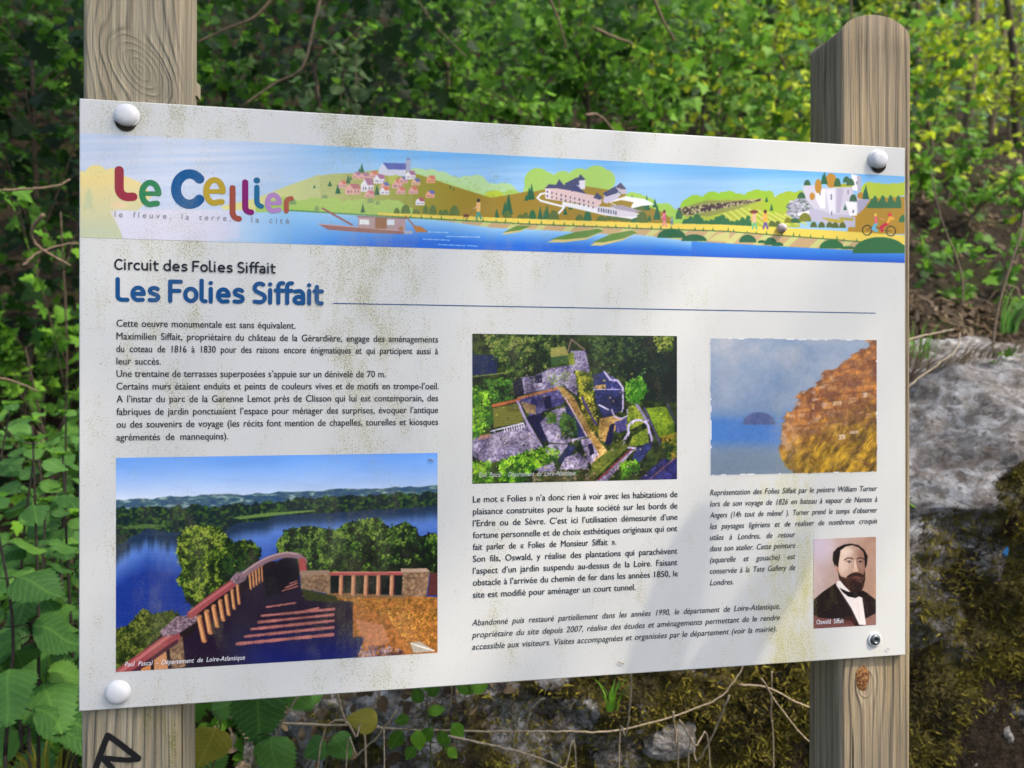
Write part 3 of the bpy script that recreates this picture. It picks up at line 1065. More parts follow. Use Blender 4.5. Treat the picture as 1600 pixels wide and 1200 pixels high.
# ------------------------------------------------------------------ printed pictures: drawn on a canvas, carried by finely divided sheets
class Canvas:
    def __init__(s, x0, y0, x1, y1, k=2.0):
        s.x0, s.y0, s.k = x0, y0, k
        s.w = int((x1-x0)*k); s.h = int((y1-y0)*k)
        s.Y, s.X = np.mgrid[0:s.h, 0:s.w]
        s.X = s.X/k+x0; s.Y = s.Y/k+y0
        s.a = np.zeros((s.h, s.w, 3))

    def win(s, ax, ay, bx, by):
        i0 = max(0, int((ay-s.y0)*s.k)-1); i1 = min(s.h, int((by-s.y0)*s.k)+2)
        j0 = max(0, int((ax-s.x0)*s.k)-1); j1 = min(s.w, int((bx-s.x0)*s.k)+2)
        return slice(i0, max(i0, i1)), slice(j0, max(j0, j1))

    def put(s, sl, m, col, al=1.0):
        if m.size == 0: return
        X, Y = s.X[sl], s.Y[sl]
        c = col(X, Y) if callable(col) else np.asarray(col, float)
        m = (m*al)[..., None]
        s.a[sl] = s.a[sl]*(1-m)+c*m

    def mask(s, P, sl):
        X, Y = s.X[sl], s.Y[sl]; m = np.zeros(X.shape, bool)
        for i in range(len(P)):
            (ax, ay), (bx, by) = P[i-1], P[i]
            if ay == by: continue
            m ^= ((ay > Y) != (by > Y)) & (X < (bx-ax)*(Y-ay)/(by-ay)+ax)
        return m

    def poly(s, P, col, al=1.0, z=None):
        P = [z(*q) for q in P] if z else P
        xs_, ys_ = zip(*P); sl = s.win(min(xs_), min(ys_), max(xs_), max(ys_))
        s.put(sl, s.mask(P, sl).astype(float), col, al)

    def ell(s, cx, cy, rx, ry, col, al=1.0, ang=0.0, half=False, z=None, soft=0):
        if z:
            a, b = z(cx, cy), z(cx+rx, cy+ry); rx, ry = b[0]-a[0], b[1]-a[1]; cx, cy = a
        R = max(rx, ry); sl = s.win(cx-R, cy-R, cx+R, cy+R)
        X, Y = s.X[sl]-cx, s.Y[sl]-cy
        c, n = math.cos(ang), math.sin(ang)
        q = ((X*c+Y*n)/rx)**2+((Y*c-X*n)/ry)**2
        m = (q < 1).astype(float) if not soft else sstep(1, 1-soft, q)
        if half: m = m*(Y < 0)
        s.put(sl, m, col, al)

    def line(s, P, w, col, al=1.0, z=None):
        if z:
            w = w*(z(1, 0)[0]-z(0, 0)[0]); P = [z(*q) for q in P]
        for (ax, ay), (bx, by) in zip(P, P[1:]):
            sl = s.win(min(ax, bx)-w, min(ay, by)-w, max(ax, bx)+w, max(ay, by)+w)
            X, Y = s.X[sl], s.Y[sl]
            L = (bx-ax)**2+(by-ay)**2+1e-9
            t = np.clip(((X-ax)*(bx-ax)+(Y-ay)*(by-ay))/L, 0, 1)
            d = np.hypot(X-ax-t*(bx-ax), Y-ay-t*(by-ay))
            s.put(sl, (d < w/2).astype(float), col, al)

    def dabs(s, P, n, r0, r1, cols, seed, z=None, al=.9, light=(-1, -1), flat=.7):
        """foliage: overlapping dabs inside the polygon P, clumped light and dark"""
        P = [z(*q) for q in P] if z else P
        r = np.random.default_rng(seed)
        xs_, ys_ = zip(*P)
        sl = s.win(min(xs_), min(ys_), max(xs_), max(ys_)); m = s.mask(P, sl)
        ii, jj = np.nonzero(m)
        if not len(ii): return
        cols = np.array(cols, float); cx_, cy_ = (min(xs_)+max(xs_))/2, (min(ys_)+max(ys_))/2; ww_, hh_ = max(xs_)-min(xs_)+1, max(ys_)-min(ys_)+1
        for _ in range(n):
            q = r.integers(len(ii)); x = s.X[sl][ii[q], jj[q]]; y = s.Y[sl][ii[q], jj[q]]
            v = float(vnoise(x*.13+seed, y*.13, seed, 3))*1.9-.45+r.normal(0, .16)+.45*((cy_-y)/hh_+.8*(cx_-x)/ww_)
            c = cols[int(np.clip(v*len(cols), 0, len(cols)-1))]*r.uniform(.85, 1.15)
            s.ell(x+r.normal(0, r1*.55), y+r.normal(0, r1*.55), r.uniform(r0, r1), r.uniform(r0, r1)*flat, np.clip(c, 0, 255), al, r.uniform(0, 3))

    def smooth(s, n=1):
        for _ in range(n):
            p = np.pad(s.a, ((1, 1), (1, 1), (0, 0)), 'edge')
            s.a = (p[1:-1, 1:-1]*4+p[:-2, 1:-1]*2+p[2:, 1:-1]*2+p[1:-1, :-2]*2+p[1:-1, 2:]*2+p[:-2, :-2]+p[2:, 2:]+p[:-2, 2:]+p[2:, :-2])/16

    def at(s, x, y):
        fx = np.clip((x-s.x0)*s.k, 0, s.w-1.001); fy = np.clip((y-s.y0)*s.k, 0, s.h-1.001)
        i = fy.astype(int); j = fx.astype(int); u = (fx-j)[..., None]; v = (fy-i)[..., None]
        a = s.a
        return (a[i, j]*(1-u)+a[i, j+1]*u)*(1-v)+(a[i+1, j]*(1-u)+a[i+1, j+1]*u)*v


m_print, nt, p = new_mat('print', .36, .28)
at_ = nt.nodes.new('ShaderNodeAttribute'); at_.attribute_name = 'Col'
dirty(nt, p, N(nt, at_.outputs['Color']), .32)


def sheet(name, cv, tl, tr, br, bl, label, step=1.15, gain=1.0, ragged=0.0, crisp=1.12):
    c = [uv(*q) for q in (tl, tr, br, bl)]
    u0 = (c[0][0]+c[3][0])/2; u1 = (c[1][0]+c[2][0])/2; v1 = (c[0][1]+c[1][1])/2; v0 = (c[2][1]+c[3][1])/2
    u0 = max(u0, .0013); u1 = min(u1, PW-.0013)
    nx_ = int((tr[0]-tl[0])/step); ny_ = int(max(bl[1]-tl[1], br[1]-tr[1])/step)
    Uu, Vv = np.meshgrid(np.linspace(u0, u1, nx_), np.linspace(v0, v1, ny_))
    x, y = to_px(Uu, Vv)
    col = lin(np.clip(cv.at(x, y), 0, 255))
    col = (col*gain*np.array([1.03, 1.0, .94]))**crisp
    if ragged:
        e = ragged*(vnoise(Uu*60, Vv*60, 9, 4)-.35)
        b_ = np.minimum(np.minimum(Uu-u0, u1-Uu), np.minimum(Vv-v0, v1-Vv))
        col = np.where((b_ < e)[..., None], .80, col)
    V = np.stack([Uu, np.full_like(Uu, -.0002), Vv+Z0], -1).reshape(-1, 3)
    i = (np.arange(ny_-1)[:, None]*nx_+np.arange(nx_-1)[None]).ravel()
    o = obj(name, mesh_from(name, V, np.stack([i, i+1, i+nx_+1, i+nx_], 1), m_print, False, np.clip(col, 0, .95).reshape(-1, 3)), board)
    o['label'] = label
    return o


def mixc(a, b, t):
    t = np.clip(t, 0, 1)[..., None]
    return np.array(a, float)*(1-t)+np.array(b, float)*t


# ---------------- banner: illustrated river valley
cv = Canvas(118, 195, 1422, 415, 2.0)
X, Y = cv.X, cv.Y
tx = (X-124)/1292
ytop = 208+tx*66; ybot = 373+tx*36
skyc = mixc((206, 218, 240), (158, 204, 246), sstep(300, 620, X))
skyc = skyc+((vnoise(X*.006, Y*.16+X*.004, 2, 3)-.5)*30)[..., None]*np.array([1, .6, .25])
skyc = skyc-(sstep(30, 0, Y-ytop)*sstep(420, 600, X))[..., None]*np.array([38, 16, 2])
cv.a[:] = skyc
R_ = np.random.default_rng(4)


def scallop(x0, y0, x1, y1, n, r, col, seed, base=None, al=1.0, z=None):
    q = np.random.default_rng(seed)
    for k in range(n):
        t = k/(n-1)
        rr = r*q.uniform(.7, 1.3)
        cv.ell(x0+(x1-x0)*t, y0+(y1-y0)*t+q.normal(0, r*.12), rr, rr, col, al, z=z)


# pale trees and olive hills, left to right
PALE = (176, 214, 140)
scallop(1780-980, 300, 1400, 420, 20, 55, (190, 224, 168), 1, z=Z2)
cv.poly([(800, 300), (1000, 330), (1300, 420), (1500, 400), (1600, 380), (1600, 600), (700, 600)], (186, 222, 150), z=Z2)
cv.ell(1290, 440, 70, 50, (196, 212, 60), z=Z2); cv.ell(1400, 430, 60, 45, (176, 214, 110), z=Z2); cv.ell(1560, 390, 90, 55, (180, 216, 120), z=Z2)
hillL = [(-40, 385), (60, 355), (130, 320), (210, 295), (300, 285), (420, 282), (560, 262), (700, 262), (820, 292), (900, 322), (1050, 368), (1200, 418), (1330, 455), (1400, 540), (1400, 600), (-40, 560)]
cv.poly(hillL, lambda x, y: mixc((196, 206, 150), (150, 150, 40), (x-470)/260), z=Z2)
cv.poly([(620, 290), (820, 292), (1050, 368), (1330, 455), (1400, 600), (780, 590), (780, 300)], lambda x, y: mixc((158, 160, 50), (164, 142, 26), (x-640)/80), z=Z2)
for k in range(200):
    x, y = R_.uniform(470, 800), R_.uniform(275, 335)
    cv.ell(x, y, 2.2, 1.1, (140, 150, 70), .25)
hillM = [(1100, 500), (1250, 440), (1400, 415), (1600, 375), (1700, 365), (1900, 420), (2400, 600), (1100, 600)]
cv.poly(hillM, (166, 140, 34), z=Z2)
# middle hill in Z3
scallop(380, 280, 820, 270, 9, 75, (174, 212, 112), 5, z=Z3)
cv.poly([(100, 400), (300, 345), (430, 320), (700, 300), (830, 320), (1000, 360), (1200, 430), (1290, 480), (1290, 560), (0, 560), (0, 370)], (164, 138, 40), z=Z3)
scallop(1000, 380, 1290, 500, 9, 52, (168, 210, 96), 6, z=Z3)
cv.poly([(960, 400), (1100, 430), (1200, 470), (1270, 520), (1270, 565), (960, 545)], (158, 136, 46), z=Z3)
scallop(1380, 440, 1640, 385, 8, 60, (160, 206, 60), 7, z=Z3)
# right hills (Z4)
scallop(40, 560, 540, 470, 13, 48, (158, 198, 54), 8, z=Z4)
cv.poly([(-40, 580), (120, 500), (500, 490), (700, 560), (760, 690), (-40, 690)], (176, 190, 70), z=Z4)
scallop(560, 540, 760, 480, 6, 55, (168, 196, 50), 9, z=Z4)
for k in range(9):
    cv.line([(150+k*62, 520+k*10), (320+k*60, 670)], 12, (206, 212, 110), z=Z4)
cv.poly([(-90, 560), (100, 505), (500, 497), (330, 560), (120, 615), (-90, 600)], (150, 158, 84), z=Z4)
for k in range(420):
    t = R_.uniform(0, 1); u = R_.uniform(0, 1)
    x = -90+t*580; y = 555-t*60+u*(60*(1-t)+4)
    cv.ell(x, y, 8, 6, [(92, 66, 74), (66, 44, 58), (196, 190, 150)][R_.integers(3)], .9, z=Z4)
scallop(1240, 440, 1620, 420, 8, 48, (190, 208, 60), 10, z=Z4)
cv.poly([(1130, 560), (1240, 490), (1620, 470), (1620, 740), (1080, 730)], (184, 146, 30), z=Z4)
# left faded part (Z1)
scallop(100, 590, 300, 590, 3, 70, (240, 226, 160), 11, z=Z1)
cv.poly([(90, 590), (330, 560), (480, 620), (560, 700), (460, 800), (320, 790), (370, 980), (90, 980)], lambda x, y: mixc((242, 222, 156), (198, 206, 176), (y-280)/80), .95, z=Z1)
cv.ell(345, 760, 70, 40, (240, 212, 178), .7, soft=1, z=Z1)
cv.poly([(290, 800), (700, 790), (1100, 800), (1100, 970), (700, 1000), (380, 980)], (224, 222, 240), .8, z=Z1)
cv.poly([(980, 770), (1200, 720), (1400, 640), (1600, 570), (1600, 810), (1000, 790)], lambda x, y: mixc((232, 226, 150), (200, 208, 150), (x-360)/130), .95, z=Z1)
cv.poly([(135, 700), (155, 650), (175, 700), (180, 790), (120, 790)], (196, 208, 170), .7, z=Z1)
# bushes on the left bank
scallop(-100, 480, 700, 500, 34, 42, (178, 208, 116), 12, z=Z2)
cv.poly([(-200, 480), (780, 500), (780, 560), (-200, 530)], (176, 208, 112), z=Z2)
for x, y, w, h in [(180, 520, 16, 34), (30, 480, 22, 40), (230, 440, 20, 24), (515, 470, 22, 34), (560, 480, 14, 26), (680, 535, 20, 36), (735, 535, 30, 56), (800, 535, 24, 26), (860, 535, 18, 50), (905, 540, 24, 60), (955, 545, 14, 34), (985, 545, 22, 36), (1040, 548, 32, 64)]:
    cv.ell(x, y, w, h, (96, 122, 62) if x > 600 else (134, 164, 112), .9, half=True, z=Z2)


def fir(x, y, w, h, z, col=(34, 110, 78)):
    cv.poly([(x-w, y), (x, y-h), (x+w, y)], col, z=z)
    cv.poly([(x, y), (x, y-h), (x+w, y)], tuple(max(0, c-14) for c in col), .6, z=z)


for x, y, w, h in [(462, 280, 16, 60), (446, 280, 9, 30), (376, 348, 15, 58), (392, 325, 9, 26), (312, 412, 18, 64), (556, 420, 18, 66), (468, 530, 15, 60), (262, 365, 14, 36), (165, 378, 8, 24), (1015, 380, 6, 24), (1035, 392, 5, 20), (1508, 440, 18, 70), (1522, 446, 18, 98), (1488, 455, 10, 40), (1380, 540, 26, 126), (1355, 540, 18, 85), (1304, 562, 14, 60)]:
    fir(x, y, w, h, Z2)
for x, y, w, h in [(340, 386, 20, 105), (322, 388, 16, 80), (304, 394, 12, 44), (186, 486, 28, 135), (163, 490, 18, 90), (110, 506, 16, 60), (396, 516, 20, 84), (440, 520, 22, 100), (424, 518, 12, 70), (560, 488, 15, 55), (595, 452, 14, 45), (1000, 400, 13, 44), (1097, 458, 22, 102), (1080, 456, 14, 70), (1165, 520, 26, 102), (1150, 440, 16, 60), (920, 360, 12, 40)]:
    fir(x, y, w, h, Z3)
for x, y, w, h, c in [(180, 520, 30, 62, 0), (265, 512, 22, 28, 0), (345, 515, 24, 60, 1), (300, 510, 20, 40, 0), (485, 523, 34, 66, 0), (655, 525, 28, 40, 0), (708, 528, 26, 68, 1), (800, 528, 34, 34, 0), (850, 524, 20, 62, 0), (902, 524, 30, 68, 0), (940, 530, 20, 50, 0), (972, 532, 18, 34, 0), (1030, 540, 38, 56, 1), (1065, 540, 40, 78, 0), (960, 440, 26, 24, 0), (1045, 456, 40, 40, 0), (1115, 530, 10, 40, 1), (1308, 515, 22, 60, 1), (1380, 550, 34, 40, 1), (1430, 552, 30, 70, 1), (1525, 556, 26, 36, 1), (1570, 556, 18, 60, 1), (1600, 558, 20, 70, 1)]:
    cv.ell(x, y, w, h, (92, 116, 54) if not c else (44, 112, 72), half=True, z=Z3)


def house(x, y, w, h, roof, wall, z=Z2, flip=1):
    cv.poly([(x-w, y), (x-w, y-h*.55), (x-w*.4*flip, y-h*.95), (x+w*.1*flip, y-h*.55), (x+w, y-h*.55), (x+w, y)], wall, z=z)
    cv.poly([(x-w*.45*flip, y-h), (x+w*.75*flip, y-h), (x+w*1.1*flip, y-h*.5), (x+w*.1*flip, y-h*.5)], roof, z=z)
    for q in (-.65, -.3, .25, .65):
        cv.poly([(x+w*q, y-h*.36), (x+w*q+w*.13, y-h*.36), (x+w*q+w*.13, y-h*.15), (x+w*q, y-h*.15)], (110, 92, 120), z=z)


MV, PK, OR, WH, BL = (176, 120, 160), (232, 180, 176), (214, 130, 110), (238, 236, 246), (110, 120, 176)
for x, y, w, h, rf, wl in [(430, 318, 26, 42, MV, PK), (475, 322, 34, 40, MV, PK), (533, 315, 26, 46, OR, PK), (590, 300, 24, 44, OR, (226, 160, 140)), (340, 375, 24, 48, OR, PK), (405, 415, 48, 66, (190, 110, 130), PK), (495, 400, 40, 84, MV, WH), (570, 348, 34, 58, MV, WH), (605, 385, 28, 46, BL, PK), (604, 418, 30, 52, OR, WH), (510, 436, 30, 44, (214, 120, 140), PK), (684, 378, 34, 60, OR, PK), (722, 345, 28, 42, BL, PK), (765, 322, 32, 54, MV, WH), (706, 414, 28, 44, OR, PK), (784, 414, 28, 48, OR, PK), (800, 360, 28, 44, BL, (232, 190, 160)), (893, 345, 28, 48, OR, (238, 172, 130)), (890, 438, 28, 48, BL, (238, 176, 150)), (825, 484, 28, 48, (180, 90, 110), WH)]:
    house(x, y, w, h, rf, wl)
cv.poly([(565, 262), (592, 222), (632, 262), (738, 262), (738, 300), (640, 302), (565, 285)], (214, 218, 238), z=Z2)
cv.poly([(592, 217), (736, 222), (738, 262), (622, 258)], (90, 104, 186), z=Z2)
cv.poly([(738, 200), (765, 200), (765, 272), (738, 272)], (176, 180, 210), z=Z2); cv.poly([(734, 200), (751, 184), (768, 200)], (120, 130, 180), z=Z2)
cv.poly([(630, 300), (690, 292), (660, 350), (630, 350)], (196, 206, 90), .8, z=Z2)
# chateau
PATH = (236, 238, 244)
cv.line([(520, 475), (555, 435), (400, 395), (378, 375), (400, 350), (430, 345)], 14, PATH, z=Z3)
cv.poly([(540, 400), (800, 440), (1000, 480), (1040, 500), (1000, 515), (820, 490), (600, 440), (540, 425)], PATH, z=Z3)
cv.poly([(840, 400), (960, 365), (1090, 385), (1150, 420), (1060, 430), (1000, 445), (980, 420), (900, 430)], (240, 242, 246), z=Z3)
cv.poly([(860, 405), (930, 390), (1010, 405), (990, 440), (900, 425)], (160, 136, 40), z=Z3)
WALL, WALL2, SL = (226, 202, 204), (206, 200, 222), (74, 78, 122)
cv.poly([(428, 312), (500, 300), (560, 318), (700, 350), (800, 370), (800, 410), (760, 445), (640, 410), (480, 390), (428, 380)], WALL, z=Z3)
cv.poly([(430, 318), (462, 318), (462, 386), (430, 380)], (236, 226, 236), z=Z3)
cv.poly([(556, 300), (690, 270), (690, 320), (556, 320)], WALL2, z=Z3)
cv.poly([(556, 282), (640, 240), (665, 262), (655, 290), (570, 300)], SL, z=Z3)
cv.poly([(635, 265), (660, 218), (695, 258)], SL, z=Z3); cv.poly([(650, 262), (692, 258), (692, 315), (660, 320)], (228, 226, 240), z=Z3)
cv.poly([(426, 312), (452, 285), (500, 290), (520, 252), (550, 290), (640, 295), (700, 350), (600, 328), (500, 312)], SL, z=Z3)
cv.poly([(600, 335), (625, 285), (650, 322)], (62, 70, 130), z=Z3); cv.poly([(745, 375), (770, 340), (805, 372), (790, 390)], SL, z=Z3)
cv.poly([(820, 350), (905, 340), (930, 350), (900, 385), (830, 415), (808, 400)], WALL2, z=Z3)
cv.poly([(808, 345), (890, 300), (920, 320), (900, 345), (830, 368)], SL, z=Z3)
cv.poly([(890, 305), (925, 275), (962, 318), (962, 350), (930, 350)], (196, 188, 204), z=Z3); cv.poly([(890, 305), (925, 274), (964, 320), (930, 318)], (88, 84, 116), z=Z3)
for k in range(11):
    for q in (0, 1):
        x = 440+k*30; y = 328+k*7.4+q*28
        cv.poly([(x, y), (x+7, y+1), (x+7, y+15), (x, y+14)], (70, 64, 100), z=Z3)
cv.poly([(770, 430), (900, 440), (1050, 480), (1020, 500), (900, 500), (770, 470)], (214, 212, 226), z=Z3)
cv.poly([(850, 425), (940, 425), (1070, 465), (1010, 470), (900, 450)], (170, 164, 186), z=Z3)
for k in range(8): cv.poly([(778+k*16, 440+k*3), (785+k*16, 441+k*3), (785+k*16, 466+k*3), (778+k*16, 465+k*3)], (70, 80, 110), z=Z3)
# castle ruins right (Z4)
cv.poly([(660, 600), (680, 520), (760, 470), (850, 500), (860, 600), (800, 640), (740, 650)], (176, 178, 196), z=Z4)
for k in range(60):
    cv.ell(R_.uniform(665, 820), R_.uniform(500, 620), 10, 7, [(96, 124, 110), (214, 216, 228), (140, 140, 160)][R_.integers(3)], .9, z=Z4)
cv.poly([(740, 600), (830, 560), (1000, 590), (1140, 620), (1140, 690), (960, 680), (830, 640)], (192, 190, 214), z=Z4)
cv.poly([(900, 620), (1060, 640), (1060, 665), (960, 650)], (190, 176, 70), z=Z4); cv.poly([(1020, 620), (1130, 628), (1120, 645), (1040, 636)], (180, 170, 60), z=Z4)
cv.poly([(775, 400), (860, 400), (870, 420), (1120, 400), (1130, 480), (1240, 500), (1200, 560), (1130, 610), (1000, 600), (850, 560), (780, 470)], (208, 206, 224), z=Z4)
cv.poly([(865, 425), (930, 425), (930, 560), (900, 560), (865, 490)], (240, 240, 248), z=Z4)
cv.poly([(935, 430), (1000, 420), (1000, 590), (960, 600)], (228, 228, 242), z=Z4)
cv.poly([(1010, 420), (1060, 420), (1030, 590), (1010, 590)], (190, 184, 208), z=Z4)
cv.poly([(1110, 320), (1160, 330), (1160, 440), (1120, 430)], (240, 240, 248), z=Z4); cv.poly([(1150, 330), (1180, 335), (1180, 440), (1155, 440)], (186, 184, 206), z=Z4)
cv.poly([(1070, 510), (1150, 520), (1150, 610), (1100, 610)], (244, 244, 250), z=Z4); cv.poly([(1150, 500), (1240, 495), (1200, 560), (1160, 600)], (176, 172, 200), z=Z4)
cv.poly([(740, 590), (820, 575), (820, 600), (740, 612)], (236, 236, 244), z=Z4)
for x, y, w, h in [(890, 440, 9, 28), (968, 460, 8, 40), (1085, 430, 8, 30), (970, 580, 10, 24), (1145, 370, 7, 22), (1120, 570, 9, 20)]:
    cv.poly([(x, y), (x+w, y), (x+w, y+h), (x, y+h)], (120, 116, 150), z=Z4)
cv.poly([(960, 410), (1060, 385), (1130, 395), (1110, 410), (1000, 412)], (176, 178, 40), z=Z4)
for x, y, rx, ry, c in [(805, 400, 24, 40, 1), (882, 405, 24, 50, 2), (970, 365, 38, 50, 2), (1015, 405, 24, 58, 1), (1078, 380, 26, 44, 1), (1105, 400, 28, 50, 1), (765, 490, 28, 44, 1), (840, 475, 18, 26, 2), (1125, 510, 26, 50, 1), (1178, 470, 26, 24, 2), (720, 660, 40, 34, 1), (790, 650, 44, 60, 3), (670, 660, 24, 40, 3)]:
    col = [(0, 0, 0), (58, 106, 70), (190, 142, 44), (130, 134, 40)][c]
    cv.ell(x, y, rx, ry, col, half=(c != 2), z=Z4)
for x, y, w, h in [(925, 390, 22, 94), (912, 385, 12, 70), (1212, 495, 24, 102), (1200, 495, 12, 70), (523, 515, 12, 40), (557, 575, 12, 52), (1068, 570, 12, 40)]:
    fir(x, y, w, h, Z4)
for x in range(1240, 1450, 18):
    cv.ell(x, 556, 22, 60+30*math.sin(x*.11), (52, 118, 72), half=True, z=Z4)
cv.ell(1475, 655, 34, 52, (52, 122, 70), half=True, z=Z4)
for k, x in enumerate(list(range(-40, 360, 36))+[395, 560, 600, 850, 905, 960, 1000, 1050]):
    cv.ell(x, 672+x*.022, 24, [40, 60, 74, 50, 34][k % 5] if x < 500 else 40, (46, 116, 74) if x < 420 else (92, 110, 50), half=True, z=Z4)
# towpath, sandbanks, water
xx = np.array([450, 640, 800, 1000, 1130, 1300, 1430]); yp = np.array([327, 335.5, 342, 349, 352, 361, 370]); yq = yp+np.array([1, 4, 6, 7, 8, 12, 14])
yy1 = np.interp(X, xx, yp); yy2 = np.interp(X, xx, yq)
wtop = np.interp(X, [118, 300, 450, 640, 700, 770, 860, 950, 1000, 1080, 1200, 1430], [345, 336, 329, 340, 346, 356, 360, 366, 367, 377, 384, 396])
m = (Y > yy2-2) & (Y < wtop+3) & (X > 640)
stripe = ((X+1.1*Y)/46 % 1) > .72
cv.a[m] = np.where(stripe[m][:, None], (206, 208, 140), (200, 172, 132))
m = (Y > wtop) & (Y < ybot+4)
tt = (Y-wtop)/np.maximum(ybot-wtop, 1)
wc = mixc((160, 208, 246), (30, 116, 224), np.clip(tt*1.1, 0, 1)**1.1*sstep(380, 700, X)+.25*sstep(300, 500, X)*tt)
wc = np.where((X > 1080)[..., None], mixc((70, 150, 232), (22, 104, 214), tt), wc)
f_ = sstep(330, 470, X)[..., None]
m3 = (m & (X > 300))[..., None]
cv.a = np.where(m3, cv.a*(1-f_)+wc*f_, cv.a)
m = (Y > yy1-1) & (Y < yy2) & (X > 590)
cv.a[m] = (238, 214, 96)
cv.line([(x, y+1.2) for x, y in zip(xx[2:], yq[2:])], 1.6, (70, 120, 62))
cv.line([(x, y+.6) for x, y in zip(xx[:3], yq[:3])], 2.2, (96, 150, 90))
for k in range(46):
    x = 640+k*17+R_.uniform(-5, 5); y = float(np.interp(x, xx, yq))+1.5
    cv.poly([(x-1.5, y), (x, y-R_.uniform(4, 8)), (x+1.5, y)], (60, 124, 62))
SAND = (214, 200, 140)
for a in ([(140, 620), (230, 560), (340, 560), (260, 600)], [(440, 668), (620, 600), (780, 570), (820, 590), (700, 650), (560, 668)], [(720, 690), (860, 610), (1000, 580), (1040, 600), (940, 655), (800, 690)]):
    cv.poly(a, SAND, z=Z3)
    b_ = [(x+6, y-7) for x, y in a]; c0 = np.mean(b_, 0); cv.poly([tuple((np.array(q)-c0)*[.93, .72]+c0) for q in b_], (104, 146, 66), z=Z3)
cv.ell(1260, 640, 95, 62, (30, 106, 68), half=True, z=Z3); cv.ell(1420, 656, 70, 38, (40, 116, 72), half=True, z=Z3)
cv.poly([(1500, 655), (1560, 615), (1640, 600), (1640, 665)], (208, 208, 140), z=Z3)
for x, y, rx, ry in [(20, 785, 88, 46), (392, 795, 60, 54), (490, 800, 30, 22), (552, 812, 44, 52), (600, 818, 40, 26), (975, 836, 84, 60), (1090, 842, 50, 22), (1310, 870, 190, 112)]:
    cv.ell(x, y, rx, ry, (42, 116, 66) if x > 900 else (30, 106, 72), half=True, z=Z4)
for a, b_ in (((845, 694), (1010, 702)), ((940, 728), (1105, 736)), ((1120, 734), (1185, 740)), ((990, 678), (1200, 682)), ((870, 650), (1000, 654))):
    cv.line([a, b_], 5, (190, 222, 250), .85, z=Z2)
# flat boat
cv.poly([(188, 600), (440, 622), (725, 645), (725, 664), (500, 655), (250, 636)], (158, 112, 112), z=Z2); cv.line([(188, 600), (500, 626), (725, 644)], 5, (214, 176, 176), z=Z2)
cv.poly([(725, 642), (780, 640), (780, 664), (725, 664)], (196, 186, 200), .8, z=Z2)
cv.poly([(440, 553), (735, 568), (735, 640), (440, 622)], (186, 160, 166), z=Z2); cv.poly([(545, 560), (617, 564), (617, 632), (545, 628)], (158, 108, 82), z=Z2)
cv.poly([(447, 570), (508, 573), (508, 605), (447, 602)], (240, 244, 248), z=Z2); cv.poly([(620, 572), (665, 574), (665, 608), (620, 606)], (226, 236, 248), z=Z2)
cv.line([(215, 502), (400, 606)], 12, (160, 100, 104), z=Z2); cv.line([(430, 552), (740, 566)], 6, (150, 108, 110), z=Z2)
cv.line([(735, 552), (800, 625)], 9, (170, 110, 84), z=Z2); cv.poly([(780, 610), (830, 615), (880, 652), (800, 650)], (190, 128, 62), z=Z2)
cv.ell(706, 630, 16, 14, (176, 128, 96), z=Z2)
# walkers, cyclists
def person(x, y, h, top_, leg, hair, z, lean=0):
    cv.line([(x-h*.10, y), (x, y-h*.42), (x+h*.12, y)], h*.10, leg, z=z)
    cv.line([(x, y-h*.42), (x+lean*h*.3, y-h*.78)], h*.20, top_, z=z)
    cv.line([(x+lean*h*.2, y-h*.70), (x-h*.22, y-h*.48)], h*.06, (230, 176, 150), z=z)
    cv.ell(x+lean*h*.35, y-h*.90, h*.085, h*.10, hair, z=z)


person(1190, 566, 125, (232, 190, 120), (70, 160, 150), (60, 40, 50), Z2); cv.ell(1113, 548, 18, 9, (110, 50, 46), z=Z2); cv.line([(1100, 552), (1098, 564)], 4, (110, 50, 46), z=Z2); cv.line([(1124, 552), (1126, 564)], 4, (110, 50, 46), z=Z2); cv.line([(1128, 545), (1168, 505)], 3, (140, 100, 90), z=Z2)
person(1212, 562, 108, (220, 110, 150), (230, 150, 150), (120, 50, 60), Z3); person(1262, 552, 56, (90, 160, 200), (90, 130, 180), (150, 130, 60), Z3)
person(438, 700, 130, (230, 190, 160), (110, 190, 150), (130, 60, 60), Z4); cv.ell(436, 582, 30, 12, (130, 64, 60), z=Z4); person(514, 698, 130, (232, 180, 70), (110, 90, 170), (90, 40, 50), Z4)
for x, y in ((1221, 710), (1386, 716)):
    P_ = zarc(x, y, 32, 34, 0, 360); cv.line(P_, 6, (40, 30, 34), z=Z4)
cv.line([(1221, 710), (1268, 682), (1330, 712), (1386, 716)], 4, (60, 40, 40), z=Z4)
cv.line([(1286, 660), (1262, 700), (1285, 712)], 22, (110, 190, 220), z=Z4); cv.line([(1285, 655), (1280, 622)], 20, (232, 110, 130), z=Z4); cv.ell(1280, 603, 10, 12, (238, 200, 90), z=Z4)
cv.line([(1365, 660), (1318, 690), (1325, 712)], 22, (200, 30, 70), z=Z4); cv.line([(1365, 655), (1380, 625), (1400, 630)], 20, (240, 180, 60), z=Z4); cv.ell(1378, 602, 15, 13, (220, 60, 70), z=Z4); cv.line([(1340, 640), (1308, 624)], 5, (236, 160, 130), z=Z4)
cv.smooth(1)
sheet('banner_picture', cv, (124, 209), (1416, 274.5), (1415, 409), (123, 373), 'wide illustrated banner of a river valley with village, boat, castle and walkers', 1.05)

